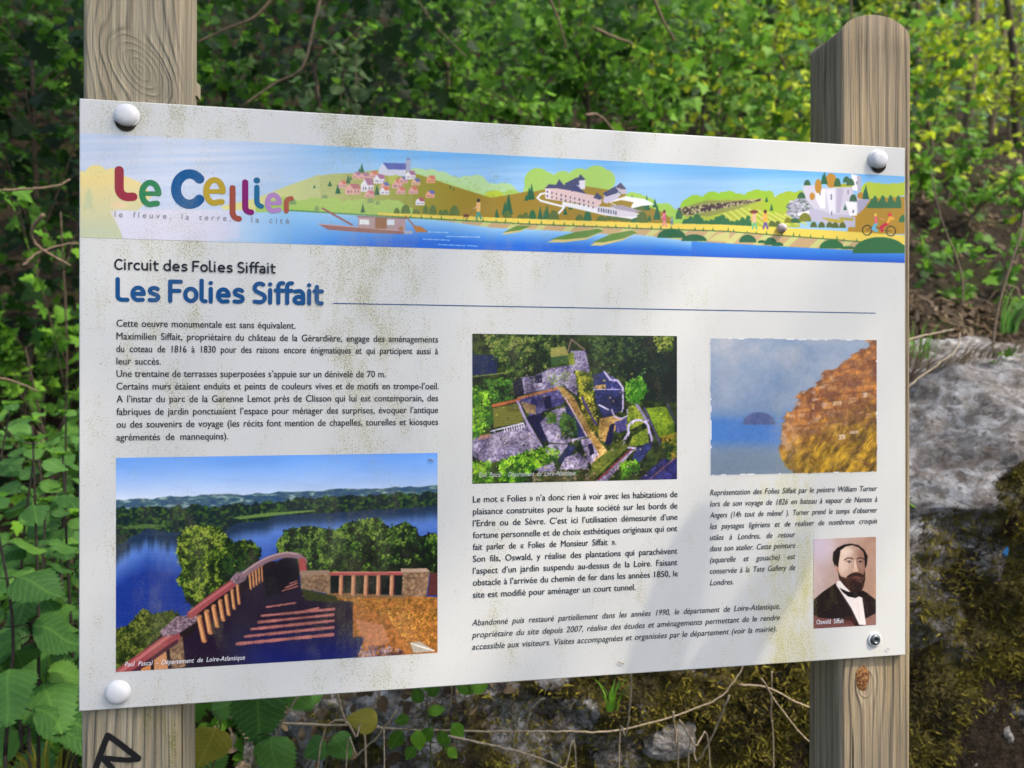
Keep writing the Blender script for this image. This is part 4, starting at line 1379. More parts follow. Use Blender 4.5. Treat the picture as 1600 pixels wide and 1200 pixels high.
# ---------------- photograph of the terrace over the river
cv = Canvas(176, 700, 690, 1056, 2.0)
X, Y = cv.X, cv.Y
hor = np.interp(X, [182, 684], [781, 759])
t = (Y-706)/(hor-706)
base = mixc((102, 156, 232), (196, 208, 230), t**1.4*(1-.25*sstep(182, 684, X)))
cv.a[:] = base+((vnoise(X*.012, Y*.05, 3, 3)-.5)*22)[..., None]
land = (Y > hor-(vnoise(X*.05, X*0, 5, 3)-.4)*7)
n = vnoise(X*.09, Y*.3, 6, 5)
lc = mixc((44, 74, 112), (92, 122, 118), n*1.6-.4)
lc = np.where((n > .62)[..., None], mixc((92, 122, 118), (150, 170, 180), (n-.62)*6), lc)
cv.a = np.where(land[..., None], lc, cv.a)
shore = np.interp(X, [182, 200, 230, 262, 350, 368, 415, 430, 485, 600, 684], [856, 842, 826, 832, 830, 818, 813, 806, 803, 796, 790])+(vnoise(X*.16, X*0, 8, 3)-.5)*4
tl = np.interp(X, [182, 260, 380, 480, 600, 684], [796, 795, 790, 781, 775, 770])-(vnoise(X*.14, X*0, 9, 4)-.3)*12
n = vnoise(X*.22, Y*.28, 10, 4)
tc = mixc((14, 34, 40), (66, 100, 40), (n-.45)*3.2)
cv.a = np.where((Y > tl)[..., None], tc, cv.a)
# meadow strip by the shore
cv.poly([(600, 352), (760, 330), (980, 316), (990, 322), (800, 342), (640, 360)], (110, 140, 70), .9, z=Z6)
cv.poly([(80, 395), (200, 380), (300, 388), (200, 402), (100, 404)], (84, 112, 60), .8, z=Z6)
w = Y > shore
dep = (Y-shore)
wc = mixc((116, 156, 224), (24, 54, 138), (dep/110)*1.25+.35*sstep(360, 200, X)*sstep(20, 90, dep))
refl = sstep(26, 0, dep-10*(vnoise(X*.18, X*0, 12, 3)-.2)*2*sstep(430, 300, X)-4)
wc = wc*(1-refl[..., None]*.85)+np.array([16, 34, 54])*refl[..., None]*.85
wc = wc+((vnoise(X*.03, Y*.5, 13, 3)-.5)*14)[..., None]
cv.a = np.where(w[..., None], wc, cv.a)
G5 = [(8, 18, 12), (22, 42, 14), (48, 78, 20), (92, 120, 32), (142, 158, 56)]
G6 = [(6, 16, 14), (16, 38, 18), (38, 70, 24), (76, 110, 36), (118, 144, 56)]
P1 = [(350, 440), (400, 395), (470, 390), (540, 400), (580, 440), (600, 470), (650, 455), (700, 465), (735, 510), (720, 560), (620, 610), (560, 680), (430, 770), (390, 740), (370, 680), (340, 640), (370, 600), (345, 520)]
cv.poly(P1, (24, 44, 14), z=Z6)
cv.dabs(P1, 2200, 1.0, 2.6, G5, 3, z=Z6)
cv.dabs([(580, 470), (735, 500), (720, 570), (640, 600), (560, 650), (560, 560)], 700, 1, 2.4, G6[:3], 4, z=Z6)
P2 = [(805, 470), (850, 410), (950, 390), (1020, 400), (1080, 410), (1130, 375), (1200, 365), (1270, 352), (1330, 400), (1400, 370), (1450, 400), (1470, 440), (1540, 420), (1556, 440), (1556, 610), (900, 610), (880, 540), (810, 510)]
cv.poly(P2, (14, 30, 14), z=Z6); cv.dabs(P2, 3600, 1.0, 2.8, G6, 5, z=Z6)
P3 = [(60, 870), (120, 850), (190, 770), (230, 800), (320, 780), (400, 830), (330, 890), (240, 960), (80, 1080), (60, 1080)]
cv.poly(P3, (26, 40, 14), z=Z6); cv.dabs(P3, 1500, 1, 2.2, [(20, 34, 12), (50, 66, 20), (84, 98, 32), (120, 128, 54)], 6, z=Z6)
# terrace
cv.poly([(60, 1090), (260, 900), (420, 800), (640, 640), (760, 552), (900, 560), (700, 700), (420, 1000), (300, 1090)], (30, 18, 26), z=Z6)
cv.poly([(1055, 610), (1400, 610), (1400, 715), (1055, 710)], lambda x, y: mixc((16, 24, 26), (40, 52, 96), sstep(925, 935, y)), z=Z6)
cv.poly([(300, 1080), (330, 960), (420, 880), (700, 660), (800, 560), (860, 525), (905, 560), (920, 690), (1160, 720), (1160, 905), (1215, 905), (1180, 1010), (900, 1060), (340, 1085)], lambda x, y: mixc((34, 22, 44), (22, 30, 98), sstep(960, 1030, y)*sstep(330, 420, x)), z=Z6)
cv.poly([(740, 600), (860, 535), (905, 580), (915, 680), (760, 720)], (20, 14, 26), z=Z6)
gr = lambda x, y: mixc((196, 124, 64), (120, 78, 40), vnoise(x*.25, y*.35, 14, 4)*1.6-.3)
cv.poly([(915, 715), (1100, 700), (1560, 720), (1560, 980), (1180, 1000), (1215, 905), (1160, 905), (1160, 740)], gr, z=Z6)
cv.poly([(1170, 820), (1300, 850), (1330, 930), (1220, 960)], (200, 140, 120), .5, z=Z6)
cv.dabs([(920, 710), (1560, 722), (1560, 830), (1280, 800), (1160, 745)], 700, .6, 1.5, [(84, 70, 24), (140, 110, 40), (190, 140, 60)], 7, z=Z6)
cv.dabs([(1300, 780), (1560, 800), (1560, 970), (1400, 920)], 500, .6, 1.6, [(110, 84, 28), (200, 140, 50), (230, 170, 80)], 8, z=Z6)
for a, b_, c, d, w_ in [(625, 936, 1066, 893, 15), (660, 902, 1068, 860, 14), (690, 868, 1070, 829, 14), (724, 836, 1068, 801, 13), (738, 806, 1072, 775, 12), (760, 766, 895, 746, 8), (832, 691, 905, 669, 6), (846, 676, 903, 655, 6), (866, 657, 902, 645, 5), (905, 790, 1000, 770, 8)]:
    for q_ in range(26):
        t_ = q_/26; x_ = a+(c-a)*t_; y_ = b_+(d-b_)*t_
        k_ = .72+.4*float(vnoise(np.array(x_*.03), np.array(y_*.03), 19, 3))
        cv.line([(x_, y_), (x_+(c-a)/25, y_+(d-b_)/25)], w_*(.75+.4*R_.uniform()), (178*k_, 112*k_, 104*k_), .9, z=Z6)
RAIL = (152, 74, 78)
ST = lambda x, y: mixc((92, 70, 54), (176, 144, 112), vnoise(x*.32, y*.32, 15, 5)*1.7-.35)
bal = [(450, 815, 472, 918, 27), (484, 790, 500, 880, 27), (516, 765, 532, 850, 24), (546, 740, 560, 822, 22), (574, 715, 586, 797, 20), (601, 690, 611, 770, 17), (626, 668, 634, 748, 15), (682, 610, 688, 680, 11), (697, 602, 702, 670, 10), (711, 594, 715, 661, 10), (725, 586, 728, 652, 9), (738, 578, 741, 645, 8)]
for a, b_, c, d, w_ in bal: cv.line([(a, b_), (c, d)], w_, (188, 128, 84), z=Z6); cv.line([(a-w_*.25, b_+4), (c-w_*.25, d-4)], w_*.3, (228, 172, 120), .8, z=Z6); cv.line([(a+w_*.4, b_), (c+w_*.4, d)], w_*.3, (80, 44, 40), z=Z6)
cv.poly([(310, 940), (370, 900), (385, 1040), (320, 1060)], ST, z=Z6); cv.poly([(240, 1000), (295, 965), (305, 1062), (240, 1068)], (196, 140, 100), z=Z6); cv.poly([(180, 1050), (225, 1030), (225, 1070), (175, 1075)], (196, 130, 84), z=Z6)
cv.line([(76, 1085), (330, 905)], 62, RAIL, z=Z6); cv.line([(70, 1075), (318, 893)], 14, (196, 120, 116), .8, z=Z6); cv.line([(110, 1090), (345, 925)], 18, (70, 34, 50), .9, z=Z6)
cv.poly([(265, 880), (340, 810), (440, 800), (435, 835), (350, 890), (285, 905)], lambda x, y: mixc((70, 50, 66), (190, 164, 176), vnoise(x*.6, y*.6, 16, 4)*2-.5), z=Z6)
cv.line([tuple(q_) for q_ in bend([(410, 800), (470, 752), (540, 700), (605, 655)], 6)], 36, RAIL, z=Z6); cv.line([(405, 790), (595, 655)], 9, (190, 116, 116), .8, z=Z6)
cv.poly([(590, 640), (620, 605), (675, 600), (665, 640), (620, 665)], lambda x, y: mixc((80, 60, 70), (180, 150, 160), vnoise(x*.6, y*.6, 17, 4)*2-.5), z=Z6)
cv.line([(660, 612), (740, 560)], 26, RAIL, z=Z6); cv.line([tuple(q_) for q_ in bend([(650, 618), (715, 572), (780, 540), (850, 524), (905, 530), (936, 552)], 7)], 27, (132, 104, 112), z=Z6); cv.line([tuple(q_) for q_ in bend([(650, 610), (715, 563), (780, 531), (850, 515), (905, 521)], 7)], 7, (190, 160, 160), .7, z=Z6); cv.line([(925, 555), (930, 600)], 34, (160, 74, 74), z=Z6)
cv.poly([(915, 605), (1055, 600), (1055, 705), (920, 680)], ST, z=Z6); cv.poly([(915, 598), (1050, 594), (1056, 612), (915, 618)], (150, 124, 106), z=Z6)
cv.line([(1060, 612), (1400, 610)], 17, (164, 80, 78), z=Z6); cv.line([(1060, 605), (1400, 603)], 4, (214, 140, 128), z=Z6); cv.line([(1058, 712), (1400, 718)], 14, (128, 98, 70), z=Z6)
for x in (1105, 1162, 1220, 1278, 1340): cv.line([(x, 625), (x-3, 706)], 17, (186, 128, 96), z=Z6); cv.line([(x-4, 628), (x-7, 702)], 5, (226, 176, 136), .8, z=Z6); cv.line([(x+10, 625), (x+10, 706)], 6, (90, 50, 50), z=Z6)
cv.poly([(1390, 605), (1515, 605), (1500, 720), (1385, 715)], ST, z=Z6); cv.poly([(1380, 588), (1500, 586), (1520, 604), (1385, 606)], (176, 148, 130), z=Z6); cv.poly([(1518, 605), (1560, 608), (1560, 712), (1505, 712)], (84, 44, 44), z=Z6)
cv.poly([(920, 680), (1080, 715), (1100, 745), (940, 735)], (50, 56, 26), z=Z6)
cv.dabs([(1170, 990), (1200, 950), (1300, 940), (1400, 970), (1380, 985), (1200, 1000)], 240, .8, 2, [(60, 40, 60), (120, 100, 120), (170, 150, 160)], 9, z=Z6)
cv.poly([(1425, 930), (1470, 925), (1540, 970), (1440, 978)], (168, 160, 150), z=Z6); cv.line([(1430, 935), (1535, 968)], 6, (226, 222, 216), z=Z6)
g_ = ((vnoise(X*.9, Y*.9, 20, 2)-.5)*34*sstep(hor-4, hor+4, Y)*(1-.7*(Y > shore)*(cv.a[..., 2] > 90)))[..., None]
cv.a = cv.a*(1+g_/110)
for k in range(900):                                   # mortar, lichen and weeds
    x, y = R_.uniform(182, 684), R_.uniform(860, 1050)
    p_ = cv.at(np.array([x]), np.array([y]))[0]
    if p_[0] > 90: cv.ell(x, y, R_.uniform(.5, 1.4), R_.uniform(.4, 1.0), p_*R_.choice([.55, .7, 1.25]), .7)
cv.smooth(1)
sheet('river_photograph', cv, (181.5, 715), (684.3, 708), (683, 1018), (181, 1052), 'printed photograph of a balustraded terrace above a wide blue river', 1.2, gain=1.22, crisp=1.05)

# ---------------- aerial photograph of the terraced ruins
cv = Canvas(732, 516, 1064, 760, 2.2)
X, Y = cv.X, cv.Y
n = vnoise(X*.16, Y*.16, 51, 5)
cv.a[:] = mixc((8, 20, 14), (66, 84, 26), n*1.7-.45)
GD = [(8, 22, 14), (22, 46, 20), (46, 74, 26), (84, 108, 40), (130, 140, 70)]
GB = [(34, 80, 16), (70, 124, 22), (112, 168, 34), (160, 204, 60)]
cv.poly([(70, 230), (250, 240), (240, 360), (70, 370)], (20, 34, 70), z=Z7); cv.line([(75, 380), (320, 352)], 10, (96, 106, 62), z=Z7)
cv.dabs([(150, 95), (650, 95), (700, 180), (600, 320), (520, 340), (380, 400), (240, 320), (200, 200)], 1400, 1, 2.4, GD, 52, z=Z7)
cv.dabs([(150, 400), (340, 390), (350, 540), (230, 560)], 500, 1, 2.2, [(14, 34, 18), (40, 80, 24), (80, 130, 40)], 53, z=Z7)
cv.poly([(1080, 95), (1460, 95), (1460, 560), (1240, 540), (1100, 380)], (10, 24, 30), .75, z=Z7)
cv.dabs([(850, 110), (1430, 100), (1430, 330), (1150, 380), (900, 330)], 1100, 1, 2.4, [(6, 18, 20), (14, 36, 26), (34, 62, 36), (70, 96, 50)], 54, z=Z7)
cv.dabs([(1290, 110), (1420, 110), (1420, 200), (1320, 210)], 160, 1, 2.2, [(60, 90, 20), (110, 130, 40), (150, 160, 70)], 55, z=Z7)
cv.poly([(600, 190), (700, 175), (720, 230), (720, 290), (610, 300)], (150, 144, 80), .9, z=Z7); cv.poly([(600, 250), (715, 235), (720, 290), (605, 305)], (46, 78, 40), .9, z=Z7)
SW = lambda a, b_, sd: (lambda x, y: mixc(a, b_, vnoise((x*.9+y*.4)*.45, (y*.9-x*.4)*.9, sd, 4)*1.5-.25+(vnoise(x*.07, y*.07, sd+9, 3)-.5)*1.1))
V1 = SW((62, 54, 88), (196, 186, 210), 56); V2 = SW((34, 34, 84), (122, 114, 168), 57); V3 = SW((14, 18, 50), (48, 56, 116), 58)
OC = SW((110, 80, 40), (206, 176, 110), 59); GRN = SW((60, 84, 20), (164, 168, 60), 60)
cv.poly([(730, 205), (835, 205), (865, 345), (770, 345), (730, 290)], V1, z=Z7); cv.line([(715, 215), (740, 130), (830, 200)], 10, (120, 100, 90), z=Z7)
cv.poly([(720, 225), (755, 215), (765, 300), (730, 300)], GRN, z=Z7)
cv.poly([(400, 385), (490, 375), (545, 350), (590, 325), (740, 300), (770, 380), (780, 510), (690, 440), (600, 460), (410, 500)], V1, z=Z7)
cv.poly([(495, 375), (540, 365), (545, 420), (500, 425)], (24, 20, 60), z=Z7); cv.poly([(345, 420), (410, 390), (425, 500), (375, 515)], (18, 18, 46), z=Z7)
cv.poly([(390, 520), (640, 455), (700, 460), (690, 560), (560, 610), (470, 650), (400, 560)], V2, z=Z7); cv.line([(385, 525), (660, 455)], 18, (166, 110, 80), z=Z7)
cv.ell(487, 555, 18, 36, (30, 30, 90), z=Z7); cv.poly([(550, 515), (600, 505), (610, 590), (565, 600)], (20, 18, 64), z=Z7)
cv.poly([(400, 545), (500, 570), (500, 630), (440, 625)], OC, .8, z=Z7)
cv.poly([(215, 590), (390, 555), (430, 660), (410, 690), (220, 720)], lambda x, y: mixc((70, 70, 30), (150, 150, 70), (np.sin(y*2.6)*.5+.5)*.8), z=Z7)
cv.line([(215, 575), (390, 535)], 20, (170, 96, 60), z=Z7); cv.line([(380, 545), (440, 680), (540, 850)], 16, (160, 146, 186), z=Z7)
cv.poly([(75, 790), (200, 765), (440, 700), (540, 850), (400, 900), (180, 965), (75, 910)], V1, z=Z7)
for k in range(9): cv.line([(290+k*16, 722-k*4), (297+k*16, 750-k*4)], 8, (220, 210, 236), z=Z7); cv.line([(297+k*16, 722-k*4), (304+k*16, 750-k*4)], 5, (40, 30, 50), z=Z7)
for k in range(6): cv.line([(120+k*14, 778-k*3), (126+k*14, 800-k*3)], 7, (196, 130, 90), z=Z7)
cv.line([(200, 745), (420, 690)], 8, (210, 204, 230), z=Z7)
cv.poly([(440, 650), (540, 620), (600, 820), (545, 820)], (20, 18, 56), z=Z7)
cv.poly([(530, 690), (600, 610), (700, 575), (790, 640), (840, 780), (700, 830), (590, 820)], V1, z=Z7)
cv.poly([(690, 570), (760, 600), (840, 780), (760, 790)], V3, z=Z7)
cv.dabs([(680, 620), (760, 650), (780, 790), (690, 790), (660, 700)], 420, 1, 2.2, [(14, 34, 16), (40, 76, 26), (80, 120, 40)], 61, z=Z7)
cv.dabs([(560, 620), (640, 630), (640, 690), (580, 690)], 150, .8, 1.8, [(60, 96, 30), (110, 140, 50)], 62, z=Z7)
cv.poly([(640, 440), (690, 450), (760, 520), (840, 680), (920, 800), (1000, 900), (960, 960), (870, 970), (860, 790), (780, 650), (700, 540)], OC, z=Z7)
cv.dabs([(770, 345), (880, 350), (900, 470), (860, 540), (800, 540), (780, 440)], 420, 1, 2, [(70, 84, 26), (130, 140, 40), (196, 190, 60)], 63, z=Z7)
cv.dabs([(800, 480), (880, 500), (930, 760), (860, 740), (810, 600)], 380, .8, 1.8, [(90, 80, 24), (160, 150, 44), (206, 196, 70)], 64, z=Z7)
cv.line([(700, 520), (845, 780)], 8, (196, 170, 190), z=Z7); cv.line([(812, 520), (905, 700)], 16, (70, 56, 110), z=Z7)
cv.poly([(880, 370), (960, 345), (1050, 400), (1090, 460), (1090, 600), (960, 660), (910, 560)], V3, z=Z7)
cv.line([(960, 345), (1000, 400), (1050, 405), (1085, 455), (1085, 590)], 12, (176, 168, 206), z=Z7); cv.line([(890, 465), (1080, 465)], 8, (150, 142, 190), z=Z7); cv.line([(925, 568), (990, 602)], 9, (200, 196, 226), z=Z7)
cv.poly([(900, 440), (970, 430), (970, 462), (905, 465)], OC, z=Z7)
cv.poly([(930, 660), (1040, 640), (1110, 690), (1030, 740), (990, 830), (920, 800)], OC, z=Z7); cv.poly([(1030, 680), (1110, 660), (1110, 740), (1040, 750)], V2, z=Z7)
cv.poly([(1000, 700), (1032, 690), (1010, 830), (960, 840)], (18, 18, 56), z=Z7)
cv.line([(1010, 600), (1030, 650), (1080, 660), (1120, 640), (1115, 600)], 10, (160, 150, 186), z=Z7)
cv.poly([(1120, 580), (1180, 570), (1240, 680), (1150, 730), (1110, 740)], GRN, z=Z7)
cv.line([(1180, 570), (1250, 680)], 18, (120, 110, 150), z=Z7); cv.line([(1230, 590), (1335, 830)], 12, (70, 62, 100), z=Z7)
cv.poly([(1240, 590), (1370, 580), (1430, 680), (1430, 780), (1330, 790)], SW((50, 84, 16), (140, 160, 40), 65), z=Z7)
cv.line([(1385, 570), (1440, 690)], 20, (50, 56, 70), z=Z7)
P_ = zarc(1190, 730, 70, 60, -60, 200); cv.line(P_, 14, (176, 166, 206), z=Z7); cv.line([(1125, 750), (1090, 810), (1100, 850), (1170, 860)], 14, (176, 166, 206), z=Z7); cv.line([(1250, 700), (1280, 800), (1270, 840)], 14, (166, 156, 196), z=Z7)
cv.poly([(1150, 780), (1250, 720), (1260, 830), (1120, 850)], GRN, z=Z7); cv.poly([(1170, 860), (1280, 810), (1280, 850), (1200, 950), (1150, 930)], V3, z=Z7)
cv.poly([(900, 1080), (1140, 860), (1150, 880), (980, 1080)], V1, z=Z7); cv.line([(920, 1070), (1140, 865)], 12, (110, 46, 60), z=Z7)
cv.poly([(880, 960), (1080, 800), (1120, 850), (900, 1060), (860, 1060)], SW((50, 66, 24), (120, 124, 50), 66), z=Z7)
cv.poly([(800, 800), (860, 790), (920, 890), (880, 960), (850, 950)], V1, z=Z7); cv.poly([(850, 830), (880, 825), (895, 890), (865, 910)], (24, 20, 56), z=Z7)
cv.poly([(590, 830), (720, 835), (650, 930), (560, 880)], V1, z=Z7); cv.poly([(720, 840), (770, 850), (700, 960), (650, 950)], V3, z=Z7); cv.poly([(700, 920), (790, 890), (850, 940), (850, 1000), (660, 1000)], V1, z=Z7)
cv.dabs([(250, 960), (420, 880), (560, 850), (660, 870), (640, 950), (500, 1000), (400, 1090), (260, 1080)], 900, 1, 2.3, GB, 67, z=Z7)
cv.dabs([(75, 950), (200, 950), (210, 1090), (75, 1090)], 400, 1, 2.3, GB, 68, z=Z7); cv.dabs([(75, 450), (180, 470), (220, 680), (120, 780), (75, 790)], 600, 1, 2.4, GB, 69, z=Z7)
cv.dabs([(1100, 420), (1200, 370), (1250, 470), (1200, 560), (1110, 550)], 420, 1, 2.3, [(30, 80, 16), (60, 120, 24), (100, 150, 50)], 70, z=Z7)
cv.poly([(500, 1000), (620, 950), (640, 1010), (560, 1030)], V1, z=Z7); cv.dabs([(480, 1030), (900, 1000), (900, 1085), (480, 1085)], 380, .8, 2, [(60, 60, 30), (110, 90, 50), (150, 130, 120), (60, 90, 30)], 71, z=Z7)
cv.dabs([(1060, 960), (1180, 930), (1200, 1010), (1080, 1060)], 200, 1, 2, GB[:3], 72, z=Z7)
cv.poly([(1180, 1080), (1350, 930), (1460, 910), (1460, 1080)], SW((20, 22, 70), (60, 60, 130), 73), z=Z7); cv.line([(1260, 1070), (1440, 920)], 5, (160, 100, 90), z=Z7)
cv.dabs([(1340, 780), (1450, 760), (1450, 930), (1370, 930)], 300, 1, 2.2, [(30, 50, 20), (70, 100, 30), (150, 130, 40)], 74, z=Z7)
cv.dabs([(560, 350), (740, 350), (700, 450), (600, 450)], 90, .8, 1.6, [(80, 100, 50), (120, 140, 60)], 75, z=Z7)
for k in range(1500):                                 # courses of stone, edges and shadows break up the walls
    x, y = R_.uniform(742, 1050), R_.uniform(545, 750)
    p_ = cv.at(np.array([x]), np.array([y]))[0]
    if p_[2] > p_[1]*1.04 and p_.sum() > 120:
        a_ = R_.choice([-.35, 1.15, 1.9])+R_.normal(0, .15); L_ = R_.uniform(2, 7)
        cv.line([(x, y), (x+L_*math.cos(a_), y+L_*math.sin(a_))], R_.uniform(.5, 1.5), p_*R_.choice([.35, .6, 1.25, 1.4])+np.array([12, 6, 0])*R_.uniform(0, 2), .8)
    elif R_.uniform() < .5:
        cv.ell(x, y, R_.uniform(.6, 2.0), R_.uniform(.5, 1.5), p_*R_.choice([.5, .75, 1.4])+R_.uniform(0, 12), .7)
for k in range(420):                                  # growth and rubble along the walls
    x, y = R_.uniform(800, 1010), R_.uniform(560, 745)
    if vnoise(np.array(x*.05), np.array(y*.05), 77, 3) > .5:
        cv.ell(x, y, R_.uniform(.8, 2.4), R_.uniform(.6, 1.8), [(30, 48, 22), (92, 104, 40), (150, 140, 80), (26, 22, 44), (170, 150, 150)][R_.integers(5)], .8)
sh = sstep(.45, .62, vnoise(X*.035+3, Y*.035, 78, 4))[..., None]
cv.a = cv.a*(1-.16*sh)*1.08
cv.smooth(1)
sheet('ruins_photograph', cv, (738, 522), (1057.5, 524.5), (1058, 749), (738, 755.5), 'printed aerial photograph of overgrown terraced stone ruins', 1.2, gain=1.15, crisp=1.05)

# ---------------- painted landscape (a plain stand-in): water on the left, ochre hillside on the right
cv = Canvas(1104, 522, 1376, 748, 2.0)
X, Y = cv.X, cv.Y
u = (X-1110)/260; v = (Y-530)/212
n = vnoise(X*.03, Y*.04, 81, 4); n2 = vnoise(X*.25, Y*.25, 82, 3)
c = mixc((168, 180, 200), (126, 150, 186), v*1.5); c = c+((n-.5)*70*(1-v))[..., None]*np.array([1, .6, .2])
blue = sstep(.5, .62, v+.08*(n-.5))*(1-sstep(.72, .84, v))
c = c*(1-blue[..., None]*.75)+np.array([66, 124, 204])*blue[..., None]*.75
low = sstep(.72, .9, v); c = c*(1-low[..., None]*.8)+np.array([122, 138, 156])*low[..., None]*.8
cv.a[:] = c
isl = (((X-1186)/26)**2+((Y-664)/20)**2 < 1+.4*(n2-.5)) & (Y < 664)
cv.a = np.where(isl[..., None], mixc((74, 96, 158), (104, 112, 150), n2), cv.a)
edge = np.interp(Y, [548, 570, 600, 640, 680, 720, 745], [1350, 1304, 1268, 1232, 1218, 1226, 1240])+(vnoise(Y*.11, Y*0, 83, 4)-.5)*20+(np.floor((Y-545)/11)%3-1)*5*sstep(680, 640, Y)
m = sstep(-2, 3, X-edge)
hc = mixc((214, 148, 78), (136, 88, 62), vnoise(X*.09, Y*.12, 84, 4)*2.2-.6)
low = sstep(-30, 40, (Y-650)+(X-1320)*.45)
hc = hc*(1-low[..., None])+mixc((214, 172, 56), (104, 82, 44), vnoise(X*.12+Y*.08, Y*.05-X*.03, 85, 4)*2.2-.6)*low[..., None]
hc = hc+((vnoise(X*.6, Y*.3, 86, 3)-.5)*60)[..., None]
band = sstep(.55, .8, np.sin((Y+X*.28)*.30+vnoise(X*.05, Y*.05, 88, 3)*6)*.5+.5)[..., None]*sstep(690, 640, Y)[..., None]
hc = hc*(1-.35*band)+np.array([120, 88, 84])*.35*band
topl = sstep(.55, .7, vnoise(X*.05, Y*.08, 89, 3))[..., None]
hc = hc*(1-.4*topl)+np.array([104, 70, 66])*.4*topl
pale = sstep(.62, .72, vnoise(X*.14, Y*.16, 87, 3))*sstep(700, 640, Y)*sstep(1330, 1280, X)
hc = hc*(1-pale[..., None]*.6)+np.array([206, 186, 176])*pale[..., None]*.6
cv.a = cv.a*(1-m[..., None])+hc*m[..., None]
for k in range(140):
    x = R_.uniform(1240, 1368); y = R_.uniform(585, 735)
    if x > np.interp(y, [548, 600, 680, 745], [1345, 1275, 1226, 1270]):
        cv.line([(x, y), (x+R_.uniform(-7, 7), y+R_.uniform(2, 8))], R_.uniform(.5, 1.3), [(92, 46, 36), (214, 180, 120), (70, 56, 30), (222, 180, 50)][R_.integers(4)], .7)
foot = sstep(40, 0, X-edge)*sstep(650, 676, Y)*sstep(728, 700, Y)*sstep(.35, .6, vnoise(X*.12, Y*.16, 95, 3))
foot = foot*m
cv.a = cv.a*(1-.65*foot[..., None])+np.array([200, 176, 166])*.65*foot[..., None]
BR = (104, 60, 46)
for k in range(16):                                    # a few plain walls and terraces on the slope
    x = R_.uniform(1252, 1360); y = R_.uniform(585, 690)
    if x < np.interp(y, [548, 600, 680, 745], [1362, 1292, 1240, 1290]): continue
    w_, h_ = R_.uniform(6, 18), R_.uniform(4, 9)
    cv.poly([(x-w_/2, y), (x-w_/2+1, y-h_), (x+w_/2, y-h_-1), (x+w_/2, y-1)], [(214, 186, 150), (190, 150, 112), (160, 104, 76), (226, 204, 190)][R_.integers(4)], .75)
    cv.line([(x-w_/2, y), (x-w_/2+1, y-h_), (x+w_/2, y-h_-1)], .8, BR, .8)
    for q_ in range(int(w_/4)): cv.line([(x-w_/2+2+q_*4, y-h_*.6), (x-w_/2+2+q_*4, y-h_*.3)], .9, BR, .8)
for k in range(5):
    y = 575+k*22; x0_ = float(np.interp(y, [548, 600, 680, 745], [1350, 1270, 1222, 1270]))
    cv.line([(x0_+6, y+4), ((x0_+1372)/2, y-3), (1372, y-9)], 1.4, (118, 74, 56), .6)
cv.a = cv.a+((n2-.5)*14)[..., None]
cv.smooth(1)
sheet('painting_reproduction', cv, (1109.5, 529), (1371, 529.5), (1370, 738.5), (1109.5, 742.5), 'printed painting of an ochre hillside above pale blue water, with ragged edges', 1.3, ragged=.004)

# ---------------- portrait of a bearded man
cv = Canvas(1264, 832, 1376, 990, 3.0)
X, Y = cv.X, cv.Y
bgc = mixc((206, 188, 196), (176, 140, 122), (X-1275)/80+(Y-840)/300)
cv.a[:] = bgc+((vnoise(X*.05, Y*.05, 91, 3)-.5)*26)[..., None]
cv.ell(770, 420, 110, 130, (206, 196, 222), .5, soft=1, z=Z9)
SK = lambda x, y: mixc((222, 192, 172), (136, 96, 80), sstep(1327, 1350, x)*.9+.25*sstep(880, 905, y))
BK = (30, 20, 24)
cv.poly([(722, 935), (722, 750), (780, 700), (860, 645), (900, 680), (940, 700), (1035, 690), (1118, 750), (1118, 935)], BK, z=Z9)
cv.poly([(722, 840), (760, 860), (960, 880), (1000, 935), (722, 935)], (176, 110, 104), .6, z=Z9)
cv.poly([(880, 860), (980, 850), (1000, 905), (900, 900)], (80, 40, 40), .5, z=Z9)
cv.poly([(1040, 870), (1118, 830), (1118, 935), (1030, 935)], (190, 140, 126), .7, z=Z9)
cv.poly([(875, 630), (925, 650), (960, 720), (1000, 725), (1028, 735), (1052, 905), (1010, 905), (960, 800), (905, 715), (865, 655)], (238, 228, 226), z=Z9)
cv.poly([(868, 640), (890, 630), (960, 690), (940, 712)], (240, 232, 228), z=Z9)
cv.poly([(843, 500), (846, 455), (870, 425), (915, 402), (960, 397), (1005, 406), (1042, 436), (1063, 474), (1056, 520), (1040, 560), (1030, 500), (900, 480), (884, 545), (860, 550)], BK, z=Z9)
FX = lambda x, y: (x-1306)/46                                     # -0 left temple .. 1 right cheek


def SK2(x, y):
    t = FX(x, y)
    f = sstep(.15, 1.05, t)*.75+.20*sstep(880, 905, y)+.25*sstep(.12, -.05, t)
    f = f+(vnoise(x*.35, y*.35, 92, 3)-.5)*.18
    return mixc((230, 202, 184), (128, 88, 74), f)


cv.poly([(880, 470), (893, 440), (925, 416), (965, 408), (1005, 420), (1034, 450), (1046, 490), (1049, 540), (1044, 590), (1022, 640), (985, 668), (940, 650), (900, 612), (880, 570), (874, 520)], SK2, z=Z9)
cv.ell(938, 452, 44, 34, (240, 220, 206), .55, soft=1, z=Z9); cv.ell(1020, 470, 26, 40, (150, 108, 92), .45, soft=1, z=Z9)
cv.poly([(860, 560), (858, 535), (868, 520), (882, 528), (884, 570), (874, 590)], (204, 160, 140), z=Z9); cv.line([(868, 535), (872, 570)], 5, (140, 96, 84), z=Z9)
cv.poly([(846, 450), (885, 418), (892, 450), (884, 500), (878, 545), (860, 530), (846, 500)], BK, z=Z9); cv.poly([(1036, 440), (1063, 474), (1058, 530), (1046, 556), (1043, 500)], (24, 16, 20), z=Z9)
cv.poly([(874, 560), (892, 600), (925, 612), (940, 596), (968, 584), (1005, 582), (1036, 592), (1046, 560), (1048, 620), (1036, 672), (1012, 712), (985, 722), (955, 700), (915, 660), (884, 620)], (58, 36, 32), z=Z9)
